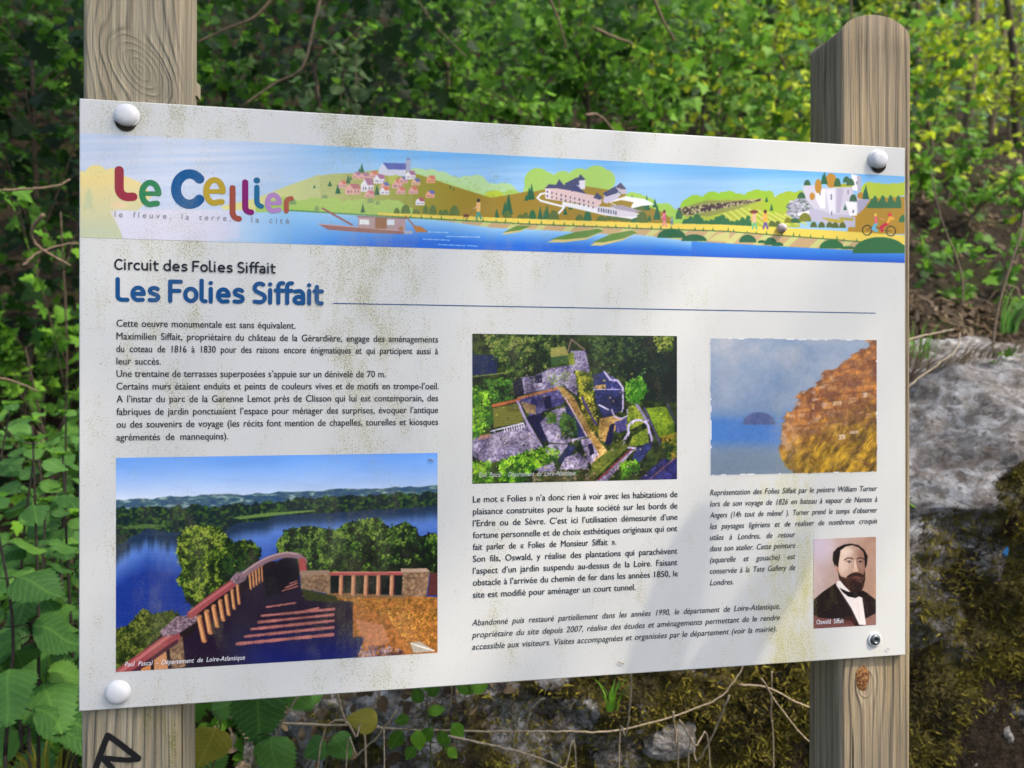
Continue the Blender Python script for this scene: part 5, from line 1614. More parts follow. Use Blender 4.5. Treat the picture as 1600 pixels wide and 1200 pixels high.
cv.poly([(945, 640), (985, 632), (1030, 640), (1024, 690), (992, 722), (962, 700)], (38, 24, 24), z=Z9)
cv.dabs([(880, 585), (940, 608), (1040, 596), (1034, 670), (990, 716), (930, 670)], 260, .35, .9, [(34, 22, 22), (70, 44, 36), (112, 74, 60), (150, 112, 96)], 93, z=Z9)
cv.ell(920, 590, 34, 22, (214, 170, 150), .55, soft=1, z=Z9)
cv.line([(938, 604), (962, 588), (990, 584), (1016, 587), (1036, 602)], 11, (50, 30, 28), z=Z9); cv.line([(968, 610), (990, 606), (1014, 611)], 6, (138, 78, 70), z=Z9); cv.line([(972, 618), (1008, 619)], 5, (92, 54, 48), z=Z9)
cv.poly([(978, 500), (990, 500), (1000, 552), (1008, 566), (996, 578), (974, 576), (968, 562), (976, 545)], (214, 178, 158), z=Z9)
cv.line([(994, 505), (1004, 552), (1010, 566), (998, 577), (978, 577)], 5, (132, 90, 76), z=Z9); cv.line([(982, 506), (984, 556)], 5, (240, 220, 204), .8, z=Z9)
cv.line([(918, 500), (935, 488), (956, 487), (970, 494)], 8, (84, 54, 46), .9, z=Z9); cv.line([(996, 493), (1012, 486), (1030, 488), (1042, 498)], 8, (70, 44, 38), .9, z=Z9)
cv.ell(945, 510, 24, 13, (158, 116, 100), .7, soft=1, z=Z9); cv.ell(1019, 510, 22, 13, (120, 80, 70), .7, soft=1, z=Z9)
cv.ell(945, 513, 15, 6, (214, 196, 186), z=Z9); cv.ell(1017, 514, 13, 6, (184, 156, 146), z=Z9); cv.ell(947, 513, 6, 6, (38, 26, 28), z=Z9); cv.ell(1016, 514, 6, 6, (34, 24, 26), z=Z9)
cv.line([(929, 510), (944, 505), (962, 511)], 4, (74, 48, 44), z=Z9); cv.line([(1002, 511), (1017, 506), (1033, 512)], 4, (70, 44, 40), z=Z9)
cv.line([(930, 470), (985, 466)], 3, (188, 150, 132), .5, z=Z9); cv.line([(935, 458), (990, 455)], 3, (188, 150, 132), .4, z=Z9)
cv.line([(890, 700), (950, 800), (990, 880)], 5, (62, 50, 54), z=Z9); cv.line([(1035, 740), (1070, 860)], 5, (60, 46, 48), z=Z9); cv.line([(1000, 760), (1012, 880)], 3, (208, 194, 194), .7, z=Z9)
cv.poly([(885, 672), (930, 694), (975, 706), (1030, 700), (1062, 704), (1060, 722), (1020, 722), (985, 738), (940, 728), (905, 700)], (20, 15, 20), z=Z9); cv.ell(988, 716, 14, 14, (44, 34, 40), z=Z9)
cv.a += ((vnoise(X*.9, Y*.9, 94, 2)-.5)*12)[..., None]
cv.smooth(1)
sheet('portrait_photograph', cv, (1271, 842), (1368.5, 839), (1368.5, 976), (1271, 982.5), 'printed sepia portrait of a bearded man in a dark coat and bow tie', .8, crisp=1.0)
# ------------------------------------------------------------------ caps, bolt, marker scrawl
m_cap = plain('white_plastic', (.70, .70, .70), .34, .4, .04, 90)
m_crescent, nt, p = new_mat('mottle', .9, .1)
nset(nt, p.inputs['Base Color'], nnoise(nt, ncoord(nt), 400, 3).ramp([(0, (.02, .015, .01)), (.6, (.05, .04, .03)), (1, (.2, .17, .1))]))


def lathe(prof, n=32):
    V = []; F = []
    for r_, y in prof:
        for k in range(n):
            a = 2*math.pi*k/n; V.append((r_*math.cos(a), y, r_*math.sin(a)))
    for i in range(len(prof)-1):
        for k in range(n): F.append([i*n+k, (i+1)*n+k, (i+1)*n+(k+1) % n, i*n+(k+1) % n])
    V.append((0, prof[-1][1], 0)); c = len(V)-1
    for k in range(n): F.append([(len(prof)-1)*n+k, c, (len(prof)-1)*n+(k+1) % n])
    return np.array(V), [f[::-1] for f in F]


CAPR = .0120
V, F = lathe([(CAPR*.96, 0), (CAPR, -.0012), (CAPR, -.0035), (CAPR*.97, -.0046), (CAPR*.88, -.0062), (CAPR*.68, -.0074), (CAPR*.4, -.0081), (CAPR*.15, -.0083)])
cap_me = mesh_from('bolt_cap', V, F, m_cap, True)
Vr, Fr = lathe([(CAPR*1.12, -.0004), (CAPR*1.06, -.0013), (CAPR*.9, -.0015)])
ringm = mesh_from('washer', Vr, Fr, m_cap, True)
# a dark crescent laid below each upper cap
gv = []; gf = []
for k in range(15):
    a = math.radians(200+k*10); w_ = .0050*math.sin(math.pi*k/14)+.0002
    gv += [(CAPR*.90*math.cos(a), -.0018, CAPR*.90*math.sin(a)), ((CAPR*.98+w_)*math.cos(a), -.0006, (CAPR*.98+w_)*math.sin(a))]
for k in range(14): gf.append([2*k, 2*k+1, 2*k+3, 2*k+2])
crescent_me = mesh_from('mottle', np.array(gv), gf, m_crescent, True)
for (u, v), g_ in ((uv(198.5, 181.5), 1), (uv(1370.5, 250), 1), (uv(185, 1081), 0)):
    o = obj('bolt_cap', cap_me, sign); o.location = (u, -.0005, v+Z0)
    obj('washer', ringm, o)
    if g_:
        q = obj('dark_crescent', crescent_me, o); q.scale = (1, 1, 1); q.rotation_euler = (0, math.radians(10 if u < .5 else -12), 0)
# uncapped bolt
m_steel, nt, p = new_mat('galvanised_steel', .42, .5)
p.inputs['Metallic'].default_value = .85
n = nnoise(nt, ncoord(nt), 500, 3)
nset(nt, p.inputs['Base Color'], n.ramp([(0, (.06, .065, .07)), (.5, (.16, .17, .18)), (1, (.3, .31, .32))]))
u, v = uv(1366, 999)
V, F = lathe([(.0094, 0), (.0094, -.0012), (.0084, -.0018), (.0074, -.0014)])
bolt = obj('bolt', mesh_from('bolt', V, F, m_cap, True), sign); bolt.location = (u, -.0003, v+Z0)
V, F = lathe([(.0070, -.001), (.0070, -.0022), (.0062, -.0034), (.0046, -.0041), (.0030, -.0041), (.0028, -.0018)])
obj('bolt_head', mesh_from('bolt_head', V, F, m_steel, True), bolt)

m_marker = plain('marker_ink', (.012, .012, .013), .45, .4, .1, 200)


def marker(pxs, w):
    out = []
    for x, y in pxs:
        q = at(x, y, .007); out.append((q[0], q[2]))
    return (out, w)


st = [marker([(146, 1212), (153, 1190), (160, 1170), (168.5, 1149)], .0066), marker([(168.5, 1149), (182, 1158), (200, 1172), (216, 1184.5)], .0064),
      marker([(216, 1186), (200, 1187.5), (180, 1186), (161, 1184)], .0058), marker([(161, 1185), (168, 1192), (176, 1202), (184, 1212)], .0062)]
A = Acc()
for i, s_ in enumerate(st):
    V, F = ribbon(*s_); A.add([(a, .0068-.00003*i, b_) for a, b_ in V], F)
o = obj('marker_scrawl', A.mesh('marker_scrawl', m_marker), pl)
o.matrix_parent_inverse = pl.matrix_basis.inverted()
o['label'] = 'thick black marker letter scrawled on the left post'
# chip standing off the left post's corner
A = Acc()
c0 = at(308, 139, .076)
bx = np.array([(-.010, -.010, -.012), (.003, -.010, -.0125), (.003, .004, -.012), (-.010, .004, -.012), (-.010, -.010, .005), (.0022, -.010, .004), (.0028, .004, .006), (-.010, .004, .006)])+c0
A.add(bx, [[0, 1, 2, 3][::-1], [4, 5, 6, 7], [0, 1, 5, 4], [1, 2, 6, 5], [2, 3, 7, 6], [3, 0, 4, 7]])
o = obj('splinter', A.mesh('splinter', m_wl), pl); o.matrix_parent_inverse = pl.matrix_basis.inverted()

# small dead stalk stuck to the panel's face near the lower edge
for (x, y, dx, dy, w_) in ((966, 1033.5, 8, 3, 1.6), (670, 717, 7, 3.5, 1.8), (1385, 1012, 4, 3, 1.0)):
    a, b_ = uv(x, y), uv(x+dx, y+dy)
    V, F = tube([(a[0], -.0014, a[1]+Z0), ((a[0]+b_[0])/2, -.0022, (a[1]+b_[1])/2+Z0+.0004), (b_[0], -.0014, b_[1]+Z0)], w_*.00036, 5)
    obj('plant_scrap', mesh_from('plant_scrap', np.array(V), F, m_straw, True), board)
# pale insect gall stuck on the banner
u, v = uv(1220.5, 357)
V, F = lathe([(.0062, 0), (.0060, -.003), (.0048, -.0058), (.003, -.0074), (.001, -.0080)], 14)
o = obj('snail_shell', mesh_from('snail_shell', V, F, plain('shell', (.62, .50, .48), .5, .4, .3, 160), True))
o.location = (u, -.0003, v+Z0)
tag(o, 'tiny pinkish white snail shell stuck on the banner above the yellow path', 'snail shell')
# ------------------------------------------------------------------ planting
# --- uncountable undergrowth on the bank
r = np.random.default_rng(21)


def on_bank(n, x0, x1, y0, y1, h0, h1, seed, keep=None):
    q = np.random.default_rng(seed)
    x = q.uniform(x0, x1, n); y = q.uniform(y0, y1, n)
    if keep is not None:
        k = keep(x, y, q); x, y = x[k], y[k]
    z = ground_z(x, y)+q.uniform(h0, h1, len(x))**1.0
    return np.stack([x, y, z], 1)


clump = lambda s, t: (lambda x, y, q: vnoise(x*2.6, y*2.6, s, 3) > t+q.normal(0, .05, len(x)))
mass('ground_cover', on_bank(2600, -2.6, .55, .75, 2.6, .0, .35, 31, clump(3, .40)), 'lobed', 'mid', (.03, .065), 'ivy and low herbs covering the bank left of the sign', 31)
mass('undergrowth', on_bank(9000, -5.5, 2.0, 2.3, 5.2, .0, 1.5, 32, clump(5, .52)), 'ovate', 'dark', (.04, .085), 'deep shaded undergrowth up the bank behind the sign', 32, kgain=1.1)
mass('undergrowth', on_bank(4200, .1, 3.8, 2.5, 4.4, .0, .9, 33, clump(6, .53)), 'ovate', 'mid', (.035, .07), 'green undergrowth on the bank behind the right post', 33, kgain=.85)
mass('ground_cover', on_bank(900, 1.3, 4.6, 1.25, 3.4, .0, .10, 34, clump(8, .50)), 'lobed', 'mid', (.02, .05), 'scattered ivy on the brown soil of the bank', 34)
mass('leaf_litter', on_bank(3600, .1, 4.6, 1.0, 3.6, .0, .02, 35), 'ovate', 'brown', (.02, .05), 'dead brown leaves lying on the bank above the rock', 35, toward=(0, -.3, .9), jit=.5)
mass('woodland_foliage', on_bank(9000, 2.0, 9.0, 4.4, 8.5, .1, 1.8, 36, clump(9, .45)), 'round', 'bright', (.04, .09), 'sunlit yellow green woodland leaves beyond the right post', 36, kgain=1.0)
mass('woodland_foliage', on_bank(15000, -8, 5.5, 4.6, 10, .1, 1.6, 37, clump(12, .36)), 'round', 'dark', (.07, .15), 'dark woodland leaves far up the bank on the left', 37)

mass('ground_cover', on_bank(2600, -2.4, .3, .55, 1.5, .0, .22, 41), 'ovate', 'mid', (.03, .06), 'low green herbs among the nettles left of the sign', 41, kgain=.8)
mass('undergrowth', on_bank(5200, -3.2, .6, 1.5, 2.8, .0, 1.7, 42, clump(15, .54)), 'lobed', 'dark', (.045, .085), 'dark ivy undergrowth behind the left post', 42, kgain=.55)  # leaf tones lowered here to put shade into the upper left
mass('undergrowth', on_bank(3600, .3, 3.0, 2.0, 3.2, .2, 1.1, 43, clump(16, .56)), 'lobed', 'mid', (.05, .085), 'big leaved undergrowth above the middle of the board', 43, kgain=1.1)
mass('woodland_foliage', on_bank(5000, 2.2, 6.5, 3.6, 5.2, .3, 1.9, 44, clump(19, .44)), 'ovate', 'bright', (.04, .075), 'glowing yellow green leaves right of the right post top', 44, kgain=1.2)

mass('leaf_litter', on_bank(2600, 1.15, 2.4, .84, 1.25, .0, .05, 46), 'lance', 'brown', (.02, .06), 'matted dead grass and leaves along the top of the grey rock', 46, toward=(0, -.6, .7), jit=.5)
# litter caught under the sign
P = np.array([at(x, y, .50) for x, y in zip(r.uniform(330, 860, 150), r.uniform(1050, 1215, 150))])+r.normal(0, .02, (150, 3))
mass('leaf_litter', P, 'ovate', 'brown', (.015, .035), 'curled dead leaves lodged at the foot of the rock under the sign', 38, toward=(0, -.8, .5), jit=.6)
P = np.array([at(x, y, .52) for x, y in zip(r.normal(765, 35, 60), r.normal(1085, 20, 60))])+r.normal(0, .02, (60, 3))
mass('leaf_litter', P, 'ovate', 'brown', (.02, .04), 'heap of curled brown leaves on the rock under the middle of the sign', 39, toward=(0, -.8, .5), jit=.6)

mass('ground_cover', on_bank(1500, 1.7, 3.6, 1.7, 3.4, .1, .55, 45, clump(23, .50)), 'lobed', 'bright', (.025, .055), 'yellow green herbs catching the sun on the bank at the right', 45)
# --- shrubs and climbers that fill the view over the sign
SH = [
 # px, py, Y, rx, ry, rz, n, size, shape, mat, droop, label
 (50, 60, 1.9, .34, .25, .26, 190, .040, 'lobed', 'mid', .0, 'ivy leaved shrub with small lobed leaves in the upper left corner beside the left post', 'shrub'),
 (95, 300, 1.5, .20, .2, .20, 46, .045, 'lobed', 'mid', .0, 'sparse dark ivy spray beside the top of the left edge of the board', 'ivy'),
 (40, 520, 1.6, .30, .22, .16, 150, .046, 'lobed', 'mid', .0, 'leafy ivy mound at mid height left of the board', 'ivy'),
 (60, 650, 1.25, .24, .2, .14, 110, .052, 'ovate', 'nettle', .0, 'broad leaved bush growing low on the left of the board', 'bush'),
 (350, 70, 2.0, .24, .22, .28, 170, .040, 'lobed', 'mid', .02, 'ivy with dense lobed leaves just right of the left post top', 'ivy'),
 (490, 70, 1.7, .22, .18, .20, 70, .062, 'drop', 'pale', .10, 'climber with large pale hanging pointed leaves above the title banner', 'climber'),
 (590, 90, 2.2, .26, .22, .26, 120, .050, 'drop', 'mid', .06, 'climber with mid green hanging leaves above the village on the banner', 'climber'),
 (700, 60, 2.5, .34, .25, .30, 210, .046, 'lobed', 'mid', .0, 'thick green maple leaved shrub above the middle of the board', 'shrub'),
 (800, 150, 2.0, .28, .2, .16, 150, .044, 'lobed', 'mid', .0, 'low leafy shrub peeping over the middle of the board edge', 'shrub'),
 (910, 60, 2.4, .30, .25, .28, 190, .052, 'lobed', 'mid', .0, 'big lobed leaf shrub with a broken bare twig above the chateau on the banner', 'shrub'),
 (1010, 150, 2.1, .26, .2, .16, 150, .045, 'ovate', 'mid', .0, 'green shrub close behind the board above the vineyard on the banner', 'shrub'),
 (1100, 50, 2.7, .34, .25, .28, 190, .045, 'ovate', 'mid', .0, 'shrub in half light left of the right post top', 'shrub'),
 (1195, 170, 2.1, .20, .2, .18, 110, .044, 'lobed', 'mid', .0, 'shrub against the left side of the right post', 'shrub'),
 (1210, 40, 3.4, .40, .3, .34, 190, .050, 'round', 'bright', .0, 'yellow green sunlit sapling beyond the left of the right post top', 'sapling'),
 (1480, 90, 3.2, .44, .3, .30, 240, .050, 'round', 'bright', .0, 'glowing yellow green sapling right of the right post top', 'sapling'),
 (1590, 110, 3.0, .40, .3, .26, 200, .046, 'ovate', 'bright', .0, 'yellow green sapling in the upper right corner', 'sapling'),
 (1450, 170, 2.5, .20, .2, .16, 90, .040, 'lobed', 'mid', .0, 'small green shrub right of the right post at its arch', 'shrub'),
 (1550, 290, 1.9, .24, .2, .14, 90, .042, 'lobed', 'mid', .0, 'leafy sprig hanging over bare brown soil on the right', 'shrub'),
 (1440, 290, 1.9, .16, .14, .12, 90, .038, 'lobed', 'mid', .0, 'ivy spray on the bank directly right of the top bolt cap', 'ivy'),
 (1520, 225, 2.2, .24, .2, .14, 120, .040, 'ovate', 'mid', .0, 'low green shrub between the brown bank and the yellow saplings', 'shrub'),
 (1600, 300, 1.7, .16, .14, .12, 80, .036, 'lobed', 'mid', .0, 'green ivy spray cut by the right edge of the view above the bramble', 'ivy'),
 (1500, 455, 1.25, .10, .08, .05, 34, .032, 'lobed', 'mid', .0, 'thin ivy trail on brown soil just above the dry grass fringe', 'ivy'),
 (1475, 380, 1.45, .13, .12, .09, 60, .036, 'lobed', 'mid', .0, 'bramble spray just right of the banner on the bank', 'bramble'),
 (1570, 400, 1.35, .12, .1, .10, 56, .040, 'ovate', 'mid', .0, 'bramble spray at the right edge above the grey rock', 'bramble'),
 (1590, 500, 1.20, .07, .08, .05, 16, .040, 'lobed', 'mid', .0, 'small ivy sprig on the upper edge of the grey rock', 'ivy'),
]
for i, (px, py, Y_, rx, ry, rz, n, sz, shp, mt, dr, lab, cat) in enumerate(SH):
    c = at(px, py, Y_)
    stem = m_twig if px > 1150 else m_bark
    shrub({'ivy': 'ivy_plant', 'climber': 'climbing_plant', 'bramble': 'bramble_bush', 'sapling': 'sapling'}.get(cat, 'leafy_shrub'), c, (rx, ry, rz), n, sz, shp, mt, lab, cat,
          None, 100+i, stem, None, None, dr, thick=.012 if Y_ > 1.6 else .004)

# ivy creeping on the rock beside the board
for i, (px, py, Y_, n) in enumerate([(1425, 770, .50, 5), (1560, 560, .80, 4)]):
    c = at(px, py, Y_)
    shrub('ivy_plant', c, (.03, .02, .03), n, .030, 'lobed', 'mid', ['little ivy sprig on the grey rock beside the portrait caption side of the board', 'little ivy sprig on top of the grey rock slab'][i], 'ivy', None, 160+i, m_greenstem, c+np.array([.0, .04, -.05]), 2, thick=.002)

# --- nettles by the left edge
NT = [(60, 1230, .55, .62, .092, (.0, -.02), 7, 'tall nettle nearest the left post with broad dark toothed leaves'),
      (8, 1180, .45, .42, .100, (-.02, 0), 6, 'nettle at the lower left corner with very large leaves'),
      (100, 1260, .75, .60, .085, (.03, .0), 7, 'nettle half hidden behind the lower left edge of the board'),
      (30, 1000, .80, .40, .085, (.03, .0), 6, 'mid height nettle left of the river photograph'),
      (70, 900, .95, .36, .075, (-.03, .0), 6, 'upright nettle with a pale fresh top left of the paragraph'),
      (115, 1040, .70, .42, .062, (-.02, 0), 7, 'slender nettle touching the left edge of the board near its bottom'),
      (45, 1120, .62, .40, .066, (.02, .02), 7, 'small leaved nettle between the two largest nettles'),
      (95, 860, .85, .30, .060, (.01, 0), 6, 'short nettle beside the board at the height of the river photograph'),
      (-20, 900, 1.0, .40, .080, (.05, .0), 6, 'nettle leaning in from the left edge of the view')]
for i, (px, py, Y_, h, s_, ln, n, lab) in enumerate(NT):
    nettle(at(px, py, Y_), h, s_, lab, 200+i, ln, n)
# broad toothed leaves below the board
nt1 = at(330, 1330, .30)


def leafy_stem(name, pts, leaves, label, cat, stem, r0=.002, group=None):
    P = bend(pts, 8)
    root = empty(name, tuple(P[0]), label, cat, group)
    A = Acc(); A.add(*tube(P-P[0], [r0, r0*.5], 6))
    gz = min(float(ground_z(P[0][0], P[0][1])), P[0][2]-.02)-.02
    A.add(*tube(np.array([[P[0][0], P[0][1], gz], [P[0][0]+.005, P[0][1], (gz+P[0][2])/2], P[0]])-P[0], [r0*1.3, r0], 6))
    for (pos, d, nn, s_, shp, mt) in leaves:
        pos = np.array(pos); j = int(np.argmin(np.linalg.norm(P-pos, axis=1)))
        A.add(*tube(np.array([P[j], (P[j]+pos)/2+np.array([0, 0, .003]), pos])-P[0], r0*.45, 4))
        put_leaf(root, pos, np.array(d, float), np.array(nn, float), s_, shp, mt)
    obj('stem', A.mesh('stem', stem, True), root)
    return root


Yn = .20
leafy_stem('nettle', [at(395, 1260, Yn), at(400, 1160, Yn+.01), at(402, 1085, Yn+.02), at(404, 1040, Yn+.03)],
           [(at(403, 1072, Yn), (.02, -.05, -1), (.1, -1, .15), .088, 'serrate', 'nettle'), (at(425, 1150, Yn), (.12, -.1, -1), (-.2, -1, .2), .080, 'serrate', 'nettle'),
            (at(450, 1080, Yn+.12), (.6, 0, -.5), (0, -1, .4), .05, 'serrate', 'nettle')],
           'nettle hanging two broad toothed leaves below the river photograph', 'nettle', m_greenstem, .0022)
leafy_stem('nettle', [at(310, 1260, Yn+.02), at(335, 1190, Yn+.02), at(345, 1130, Yn+.03)],
           [(at(338, 1136, Yn), (-.45, 0, -1), (.1, -1, .1), .066, 'serrate', 'yellow'), (at(330, 1110, Yn+.1), (.5, .1, .1), (0, -1, .5), .05, 'serrate', 'nettle'), (at(322, 1165, Yn+.1), (.2, -.1, -.9), (0, -1, .3), .06, 'serrate', 'nettle')],
           'yellowing nettle with a ragged leaf right of the left post foot', 'nettle', m_greenstem, .0022)
Yb = .34
bl = []
for (x, y, dx, dz, s_) in [(657, 1098, -.3, .8, .030), (672, 1088, .4, .7, .030), (640, 1122, -.9, -.1, .026), (668, 1112, .8, .1, .030), (628, 1140, -.5, -.8, .038), (652, 1140, .1, -1, .036), (690, 1140, .2, -1, .036), (706, 1130, .6, -.8, .034), (676, 1136, -.6, -.7, .034), (648, 1165, -.4, -.6, .026),
                           (712, 1066, .5, -.3, .036), (690, 1062, -.5, -.2, .034), (735, 1075, .6, .1, .030), (640, 1064, -.4, .2, .026), (700, 1168, .5, -.6, .024)]:
    bl.append((at(x, y, Yb+random.uniform(-.02, .02)), (dx, -.1, dz), (random.uniform(-.3, .3), -1, .45), s_, 'ovate', 'mid'))
leafy_stem('bramble_seedling', [at(675, 1230, Yb), at(672, 1150, Yb), at(668, 1090, Yb), at(690, 1040, Yb+.03)], bl, 'fresh bright green seedling with rounded leaves below the middle of the board', 'seedling', m_greenstem, .0016)
leafy_stem('dead_nettle', [at(600, 1140, Yb-.02), at(585, 1130, Yb-.02), at(572, 1122, Yb-.02)], [(at(590, 1128, Yb-.02), (-1, 0, .15), (.1, -1, .3), .050, 'serrate', 'yellow')],
           'single yellow toothed leaf on a dry stalk below the river photograph', 'leaf', m_straw, .001)
leafy_stem('nettle', [at(500, 1230, .42), at(520, 1150, .42), at(540, 1080, .42)],
           [(at(505, 1085, .42), (-.8, 0, .2), (0, -1, .6), .05, 'serrate', 'nettle'), (at(530, 1070, .42), (.5, 0, .5), (0, -1, .5), .05, 'serrate', 'nettle'), (at(520, 1150, .42), (.6, 0, -.8), (0, -1, .5), .055, 'serrate', 'nettle'), (at(510, 1160, .42), (-.7, 0, -.4), (0, -1, .5), .045, 'serrate', 'nettle')],
           'small dark nettle in the shade under the board', 'nettle', m_greenstem, .0018)


# --- grass tufts (blades are parts)
def tuft(p, n, h, w, mat, label, seed, spread=.02, lean=(0, 0)):
    q = np.random.default_rng(seed)
    root = empty('grass_tuft', tuple(p), label, 'grass tuft')
    for k in range(n):
        a = q.uniform(0, 6.28); b_ = np.array([math.cos(a), math.sin(a)*.5, 0])*q.uniform(0, spread)
        hh = h*q.uniform(.5, 1.1); ld = np.array([math.cos(a)*.35+lean[0], math.sin(a)*.3+lean[1]-.15, 0])*hh
        V = []; F = []
        sd = np.array([math.sin(a), -math.cos(a), 0])*w
        for j in range(6):
            t = j/5
            c = b_+ld*t*t*1.3+np.array([0, 0, hh*(t-.25*t*t)])
            ww = sd*(1-t**1.5)*.5
            V += [c-ww, c+ww]
        for j in range(5): F.append([2*j, 2*j+1, 2*j+3, 2*j+2])
        obj('blade', mesh_from('blade', np.array(V), F, mat, True), root)
    return root


def surf(px, py, Y_):
    return at(px, py, Y_)


tuft(surf(955, 1110, .40), 12, .085, .006, LM['mid'], 'short tuft of fresh green grass on the mossy rock below the ruins caption', 61, .012)
tuft(surf(1440, 560, .80), 30, .13, .004, LM['mid'], 'green grass tuft on the bank just right of the board', 62, .06)
tuft(surf(1430, 575, .78), 44, .10, .004, m_straw, 'dry straw coloured grass tuft hanging over the grey rock', 63, .07, (0, -.5))
tuft(surf(1520, 560, .86), 26, .08, .004, m_straw, 'dry grass tuft on the rock edge at the right', 64, .07, (.2, -.5))
for k_, (px_, py_, n_, h_) in enumerate([(1424, 600, 26, .10), (1468, 585, 22, .09), (1500, 572, 24, .08), (1550, 560, 26, .09), (1592, 552, 22, .10), (1450, 590, 16, .07)]):
    tuft(surf(px_, py_, .80), n_, h_, .0035, m_straw if k_ % 3 else LM['brown'], ['dry grass hanging over the rock right beside the board', 'dry grass fringe on the rock edge, second from the board', 'dry grass fringe in the middle of the rock edge', 'dry grass fringe right of the middle of the rock edge', 'dry grass fringe at the right end of the rock edge', 'short dead grass between the first two fringes on the rock edge'][k_], 80+k_, .05, (R_.normal(0, .2), -1.3))
tuft(surf(1575, 520, 1.1), 16, .20, .010, LM['nettle'], 'broad bladed grass at the right edge over the rock', 65, .05, (.2, -.2))
tuft(surf(60, 1215, .62), 26, .16, .005, LM['yellow'], 'yellowed grass among the nettles at the lower left', 66, .08)
tuft(surf(75, 1120, .9), 34, .20, .005, LM['mid'], 'fine green grass behind the nettles', 67, .12)

# --- dry stems and twigs
ST_ = [
 ([(430, 1130), (560, 1134), (650, 1141), (800, 1143), (880, 1143), (960, 1142), (1050, 1120), (1120, 1092), (1150, 1060), (1165, 1030)], .36, .0021, 'long pale dry stem arching across the rock below the board'),
 ([(700, 1150), (780, 1167), (830, 1180), (880, 1200), (900, 1212)], .30, .0019, 'dry stem slanting down below the middle of the board'),
 ([(520, 1050), (535, 1115), (555, 1150), (572, 1210)], .28, .0024, 'dry stalk leaning right below the river photograph'),
 ([(600, 1040), (590, 1090), (565, 1130), (495, 1210)], .31, .0020, 'dry stalk leaning left below the river photograph'),
 ([(470, 1080), (440, 1130), (415, 1180), (390, 1215)], .27, .0018, 'thin brown stalk behind the broad nettle leaf'),
 ([(620, 1110), (590, 1150), (560, 1180), (540, 1215)], .33, .0018, 'forked dry stalk between yellow leaf and seedling'),
 ([(986, 1040), (985, 1100), (978, 1150), (966, 1212)], .26, .0019, 'upright dry stem in front of the moss patch'),
 ([(1052, 1112), (1056, 1160), (1060, 1212)], .27, .0017, 'short straight dry stem right of the grey stone'),
 ([(1140, 1085), (1115, 1145), (1090, 1190), (1075, 1215)], .27, .0018, 'dry stem slanting left near the right post'),
 ([(1062, 1124), (1085, 1165), (1110, 1212)], .29, .0017, 'bent dry stem crossing the moss'),
 ([(1190, 1060), (1215, 1100), (1250, 1145), (1290, 1180)], .25, .0020, 'dry stem running behind the right post'),
 ([(1155, 1070), (1200, 1074), (1240, 1095), (1275, 1110)], .28, .0018, 'curved root like stem beside the right post'),
 ([(1206, 1050), (1205, 1120), (1208, 1212)], .30, .0016, 'hair thin upright stem left of the right post'),
 ([(828, 1115), (815, 1150), (800, 1212)], .30, .0015, 'thin stem standing on the brown leaf heap'),
 ([(850, 1090), (828, 1112), (818, 1150), (790, 1180)], .31, .0016, 'forked twig below the ruins photograph caption'),
 ([(700, 1050), (705, 1090), (690, 1150)], .34, .0015, 'thin stem behind the green seedling'),
 ([(1405, 536), (1440, 525), (1490, 515)], .62, .0030, 'pale broken stick poking out right of the board'),
 ([(1412, 610), (1450, 580), (1492, 548), (1500, 520)], .60, .0026, 'thin dry root across the top of the grey rock'),
 ([(1545, 590), (1560, 480), (1590, 380), (1600, 330)], .95, .0040, 'reddish bramble cane rising at the right edge'),
 ([(1505, 480), (1500, 420), (1470, 340), (1455, 270)], 1.2, .0035, 'thin bramble cane on the brown soil'),
 ([(440, -20), (400, 25), (355, 45), (300, 70)], 1.5, .0060, 'light brown branch slanting past the left post top'),
 ([(505, -20), (490, 40), (472, 105), (430, 130), (380, 165)], 1.4, .0048, 'grey crooked branch hanging above the banner title'),
 ([(620, -20), (580, 25), (545, 60), (480, 120)], 1.8, .0040, 'faint thin branch crossing behind the hanging leaves'),
 ([(640, -20), (680, 40), (730, 90)], 1.6, .0035, 'thin dark branch above the middle of the board'),
 ([(850, -20), (872, 30), (885, 75)], 1.5, .0048, 'pale forked twig above the middle of the board'),
 ([(868, -20), (875, 15), (872, 30)], 1.5, .0032, 'short side twig of pale bark at the top centre'),
 ([(930, 45), (960, 58), (988, 68)], 1.5, .0062, 'short broken reddish branch stub above the chateau'),
 ([(1015, -20), (1035, 30), (1055, 65)], 1.7, .0062, 'reddish brown branch at the top right of centre'),
 ([(915, 180), (935, 180), (955, 200), (965, 220)], 1.3, .0050, 'grey arching root peeping over the board edge'),
 ([(1325, -20), (1330, 20), (1322, 70), (1332, 120)], 2.6, .0080, 'slim tan stem behind the right post'),
 ([(0, 298), (50, 295), (90, 290), (110, 280)], 1.1, .0035, 'pale bramble cane running in from the left edge'),
 ([(68, 335), (50, 360), (60, 385), (110, 415)], 1.0, .0045, 'curved grey dead twig left of the logo'),
 ([(35, 415), (60, 395), (100, 382), (125, 380)], 1.1, .0032, 'olive thin twig crossing the curved dead twig'),
 ([(-10, 590), (20, 595), (60, 612)], 1.0, .0030, 'thin dark cane at the left edge beside the paragraph'),
 ([(-10, 1115), (20, 1100), (60, 1080)], .5, .0035, 'dead brown stalk lying across the nettles'),
]
